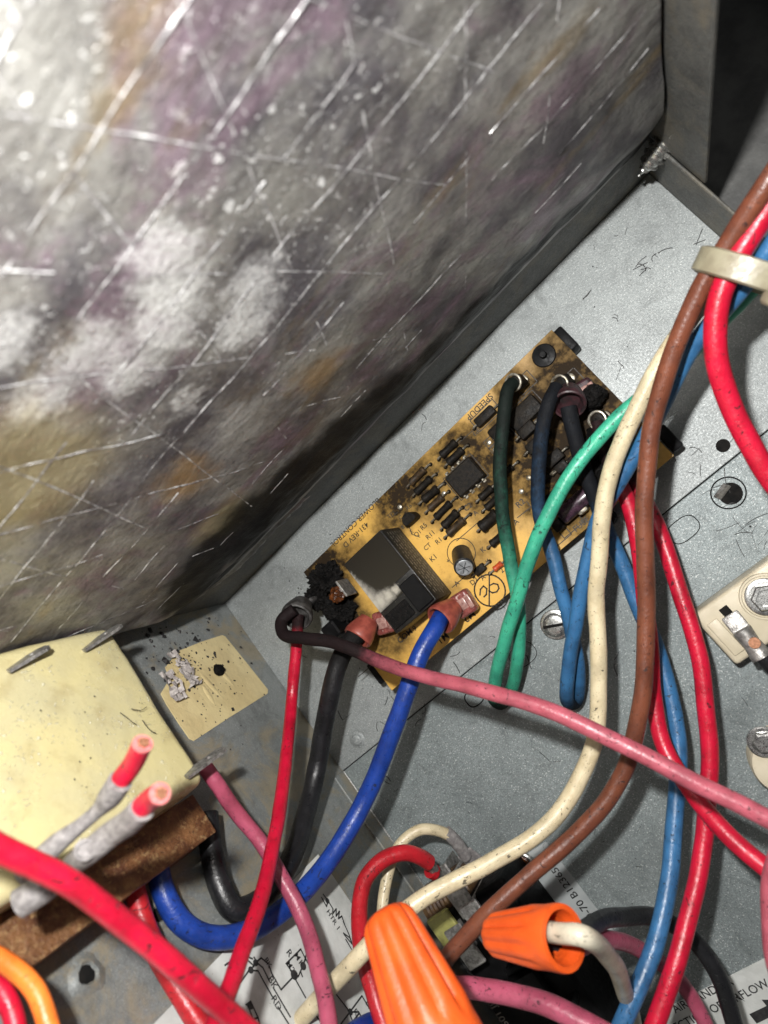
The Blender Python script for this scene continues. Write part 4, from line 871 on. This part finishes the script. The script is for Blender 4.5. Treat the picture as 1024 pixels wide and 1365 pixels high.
text(rl, '0601 JJK', P(665, 1352, 24.6), V, -U, 2.4, gm('faint_print', (.14, .12, .10), (.09, .08, .07), .8, (.5, .7)))
emit('metal_channel', box(nb(), (XL + 13, -190, 4), (3, 120, 8), .4, 1), m_side, None, 'bent sheet metal channel running along the side wall behind the red loop', 'channel')

# ------------------------------------------------------------------ hairs, cobweb and soot
random.seed(11)
bm = nb()
def hair(p, ang, L, curl, r=.09, nrm='z'):
    pts = []; a = ang; q = Vector(p)
    for k in range(7):
        pts.append((q.copy(), 0)); a += curl * random.uniform(-.3, 1)
        q = q + (Vector((math.cos(a), math.sin(a), 0)) if nrm == 'z' else Vector((0, math.cos(a), math.sin(a)))) * L / 6
    tube(bm, pts, r, 4)
for px, py in ((925, 325), (868, 350), (850, 360), (880, 340), (823, 425), (833, 490), (775, 395), (860, 360), (782, 300), (520, 930), (505, 960), (560, 955), (700, 870), (845, 690), (870, 640), (935, 600), (930, 630), (520, 1045), (600, 880), (820, 880), (735, 1020), (905, 985), (455, 960), (640, 440), (570, 560)):
    for k in range(2): hair(P(px + random.uniform(-5, 5), py + random.uniform(-5, 5), .15), random.uniform(0, 6.28), random.uniform(2, 5), random.uniform(-.7, .7), random.uniform(.06, .16))
for k in range(110): hair((random.uniform(-40, 168), random.uniform(-200, 14), .12), random.uniform(0, 6.28), random.uniform(.8, 3), random.uniform(-1, 1), random.uniform(.05, .1))
for px, py, n in ((971, 657, 6), (1000, 700, 4), (985, 690, 3), (1010, 690, 2)):
    for k in range(n): hair(P(px + random.uniform(-20, 20), py + random.uniform(-14, 26), .2), random.uniform(0, 6.28), random.uniform(3, 8), random.uniform(-.5, .5), random.uniform(.05, .14))
for px, py in ((160, 950), (190, 960), (175, 945)): 
    q = PX(px, py, XF + 1.0)
    hair(q, random.uniform(0, 6.28), 5, .4, .1, 'x')
emit('soot_hairs', bm, m_flake, None, 'fine black hairs and soot threads scattered on the panel', 'soot', kind='stuff')
bm = nb()
def flake(c, nrm, r):
    n = random.randint(4, 6); nrm = Vector(nrm); u = nrm.orthogonal().normalized(); v = nrm.cross(u); ph = random.uniform(0, 6)
    vs = [c + (u * math.cos(ph + 6.283 * k / n) + v * math.sin(ph + 6.283 * k / n)) * r * random.uniform(.5, 1.3) for k in range(n)]
    a = [bm.verts.new(q) for q in vs]; t = bm.verts.new(c + nrm * r * random.uniform(.3, .7))
    for k in range(n): bm.faces.new((a[k], a[(k + 1) % n], t))
for k in range(150):
    px, py = random.gauss(250, 35), random.gauss(868, 30)
    p = PX(px, py, XL + .2)
    if p.z > 2 and p.y < 15: flake(p, (1, 0, 0), abs(random.gauss(0, .55)) + .12)
for k in range(70): flake(PX(random.gauss(290, 30), random.gauss(915, 28), XL + .35), (1, 0, 0), random.uniform(.1, .45))
for k in range(120): flake(Vector((random.uniform(-40, 168), random.uniform(-190, 15), .02)), (0, 0, 1), random.uniform(.08, .3))
for k in range(60): flake(B(random.gauss(430, 22), random.gauss(790, 25), .02), (0, 0, 1), random.uniform(.1, .5))
for k in range(30): flake(B(random.gauss(500, 16), random.gauss(885, 14), .02), (0, 0, 1), random.uniform(.1, .5))
for k in range(25): flake(PX(random.uniform(40, 230), random.uniform(880, 1060), XF + .7), (1, 0, 0), random.uniform(.06, .3))
emit('soot_flakes', bm, m_flake, None, 'black soot flakes scattered over the side wall and panel', 'soot', kind='stuff', smooth=0)
for o in bpy.data.objects:
    if '_w' in o: del o['_w']
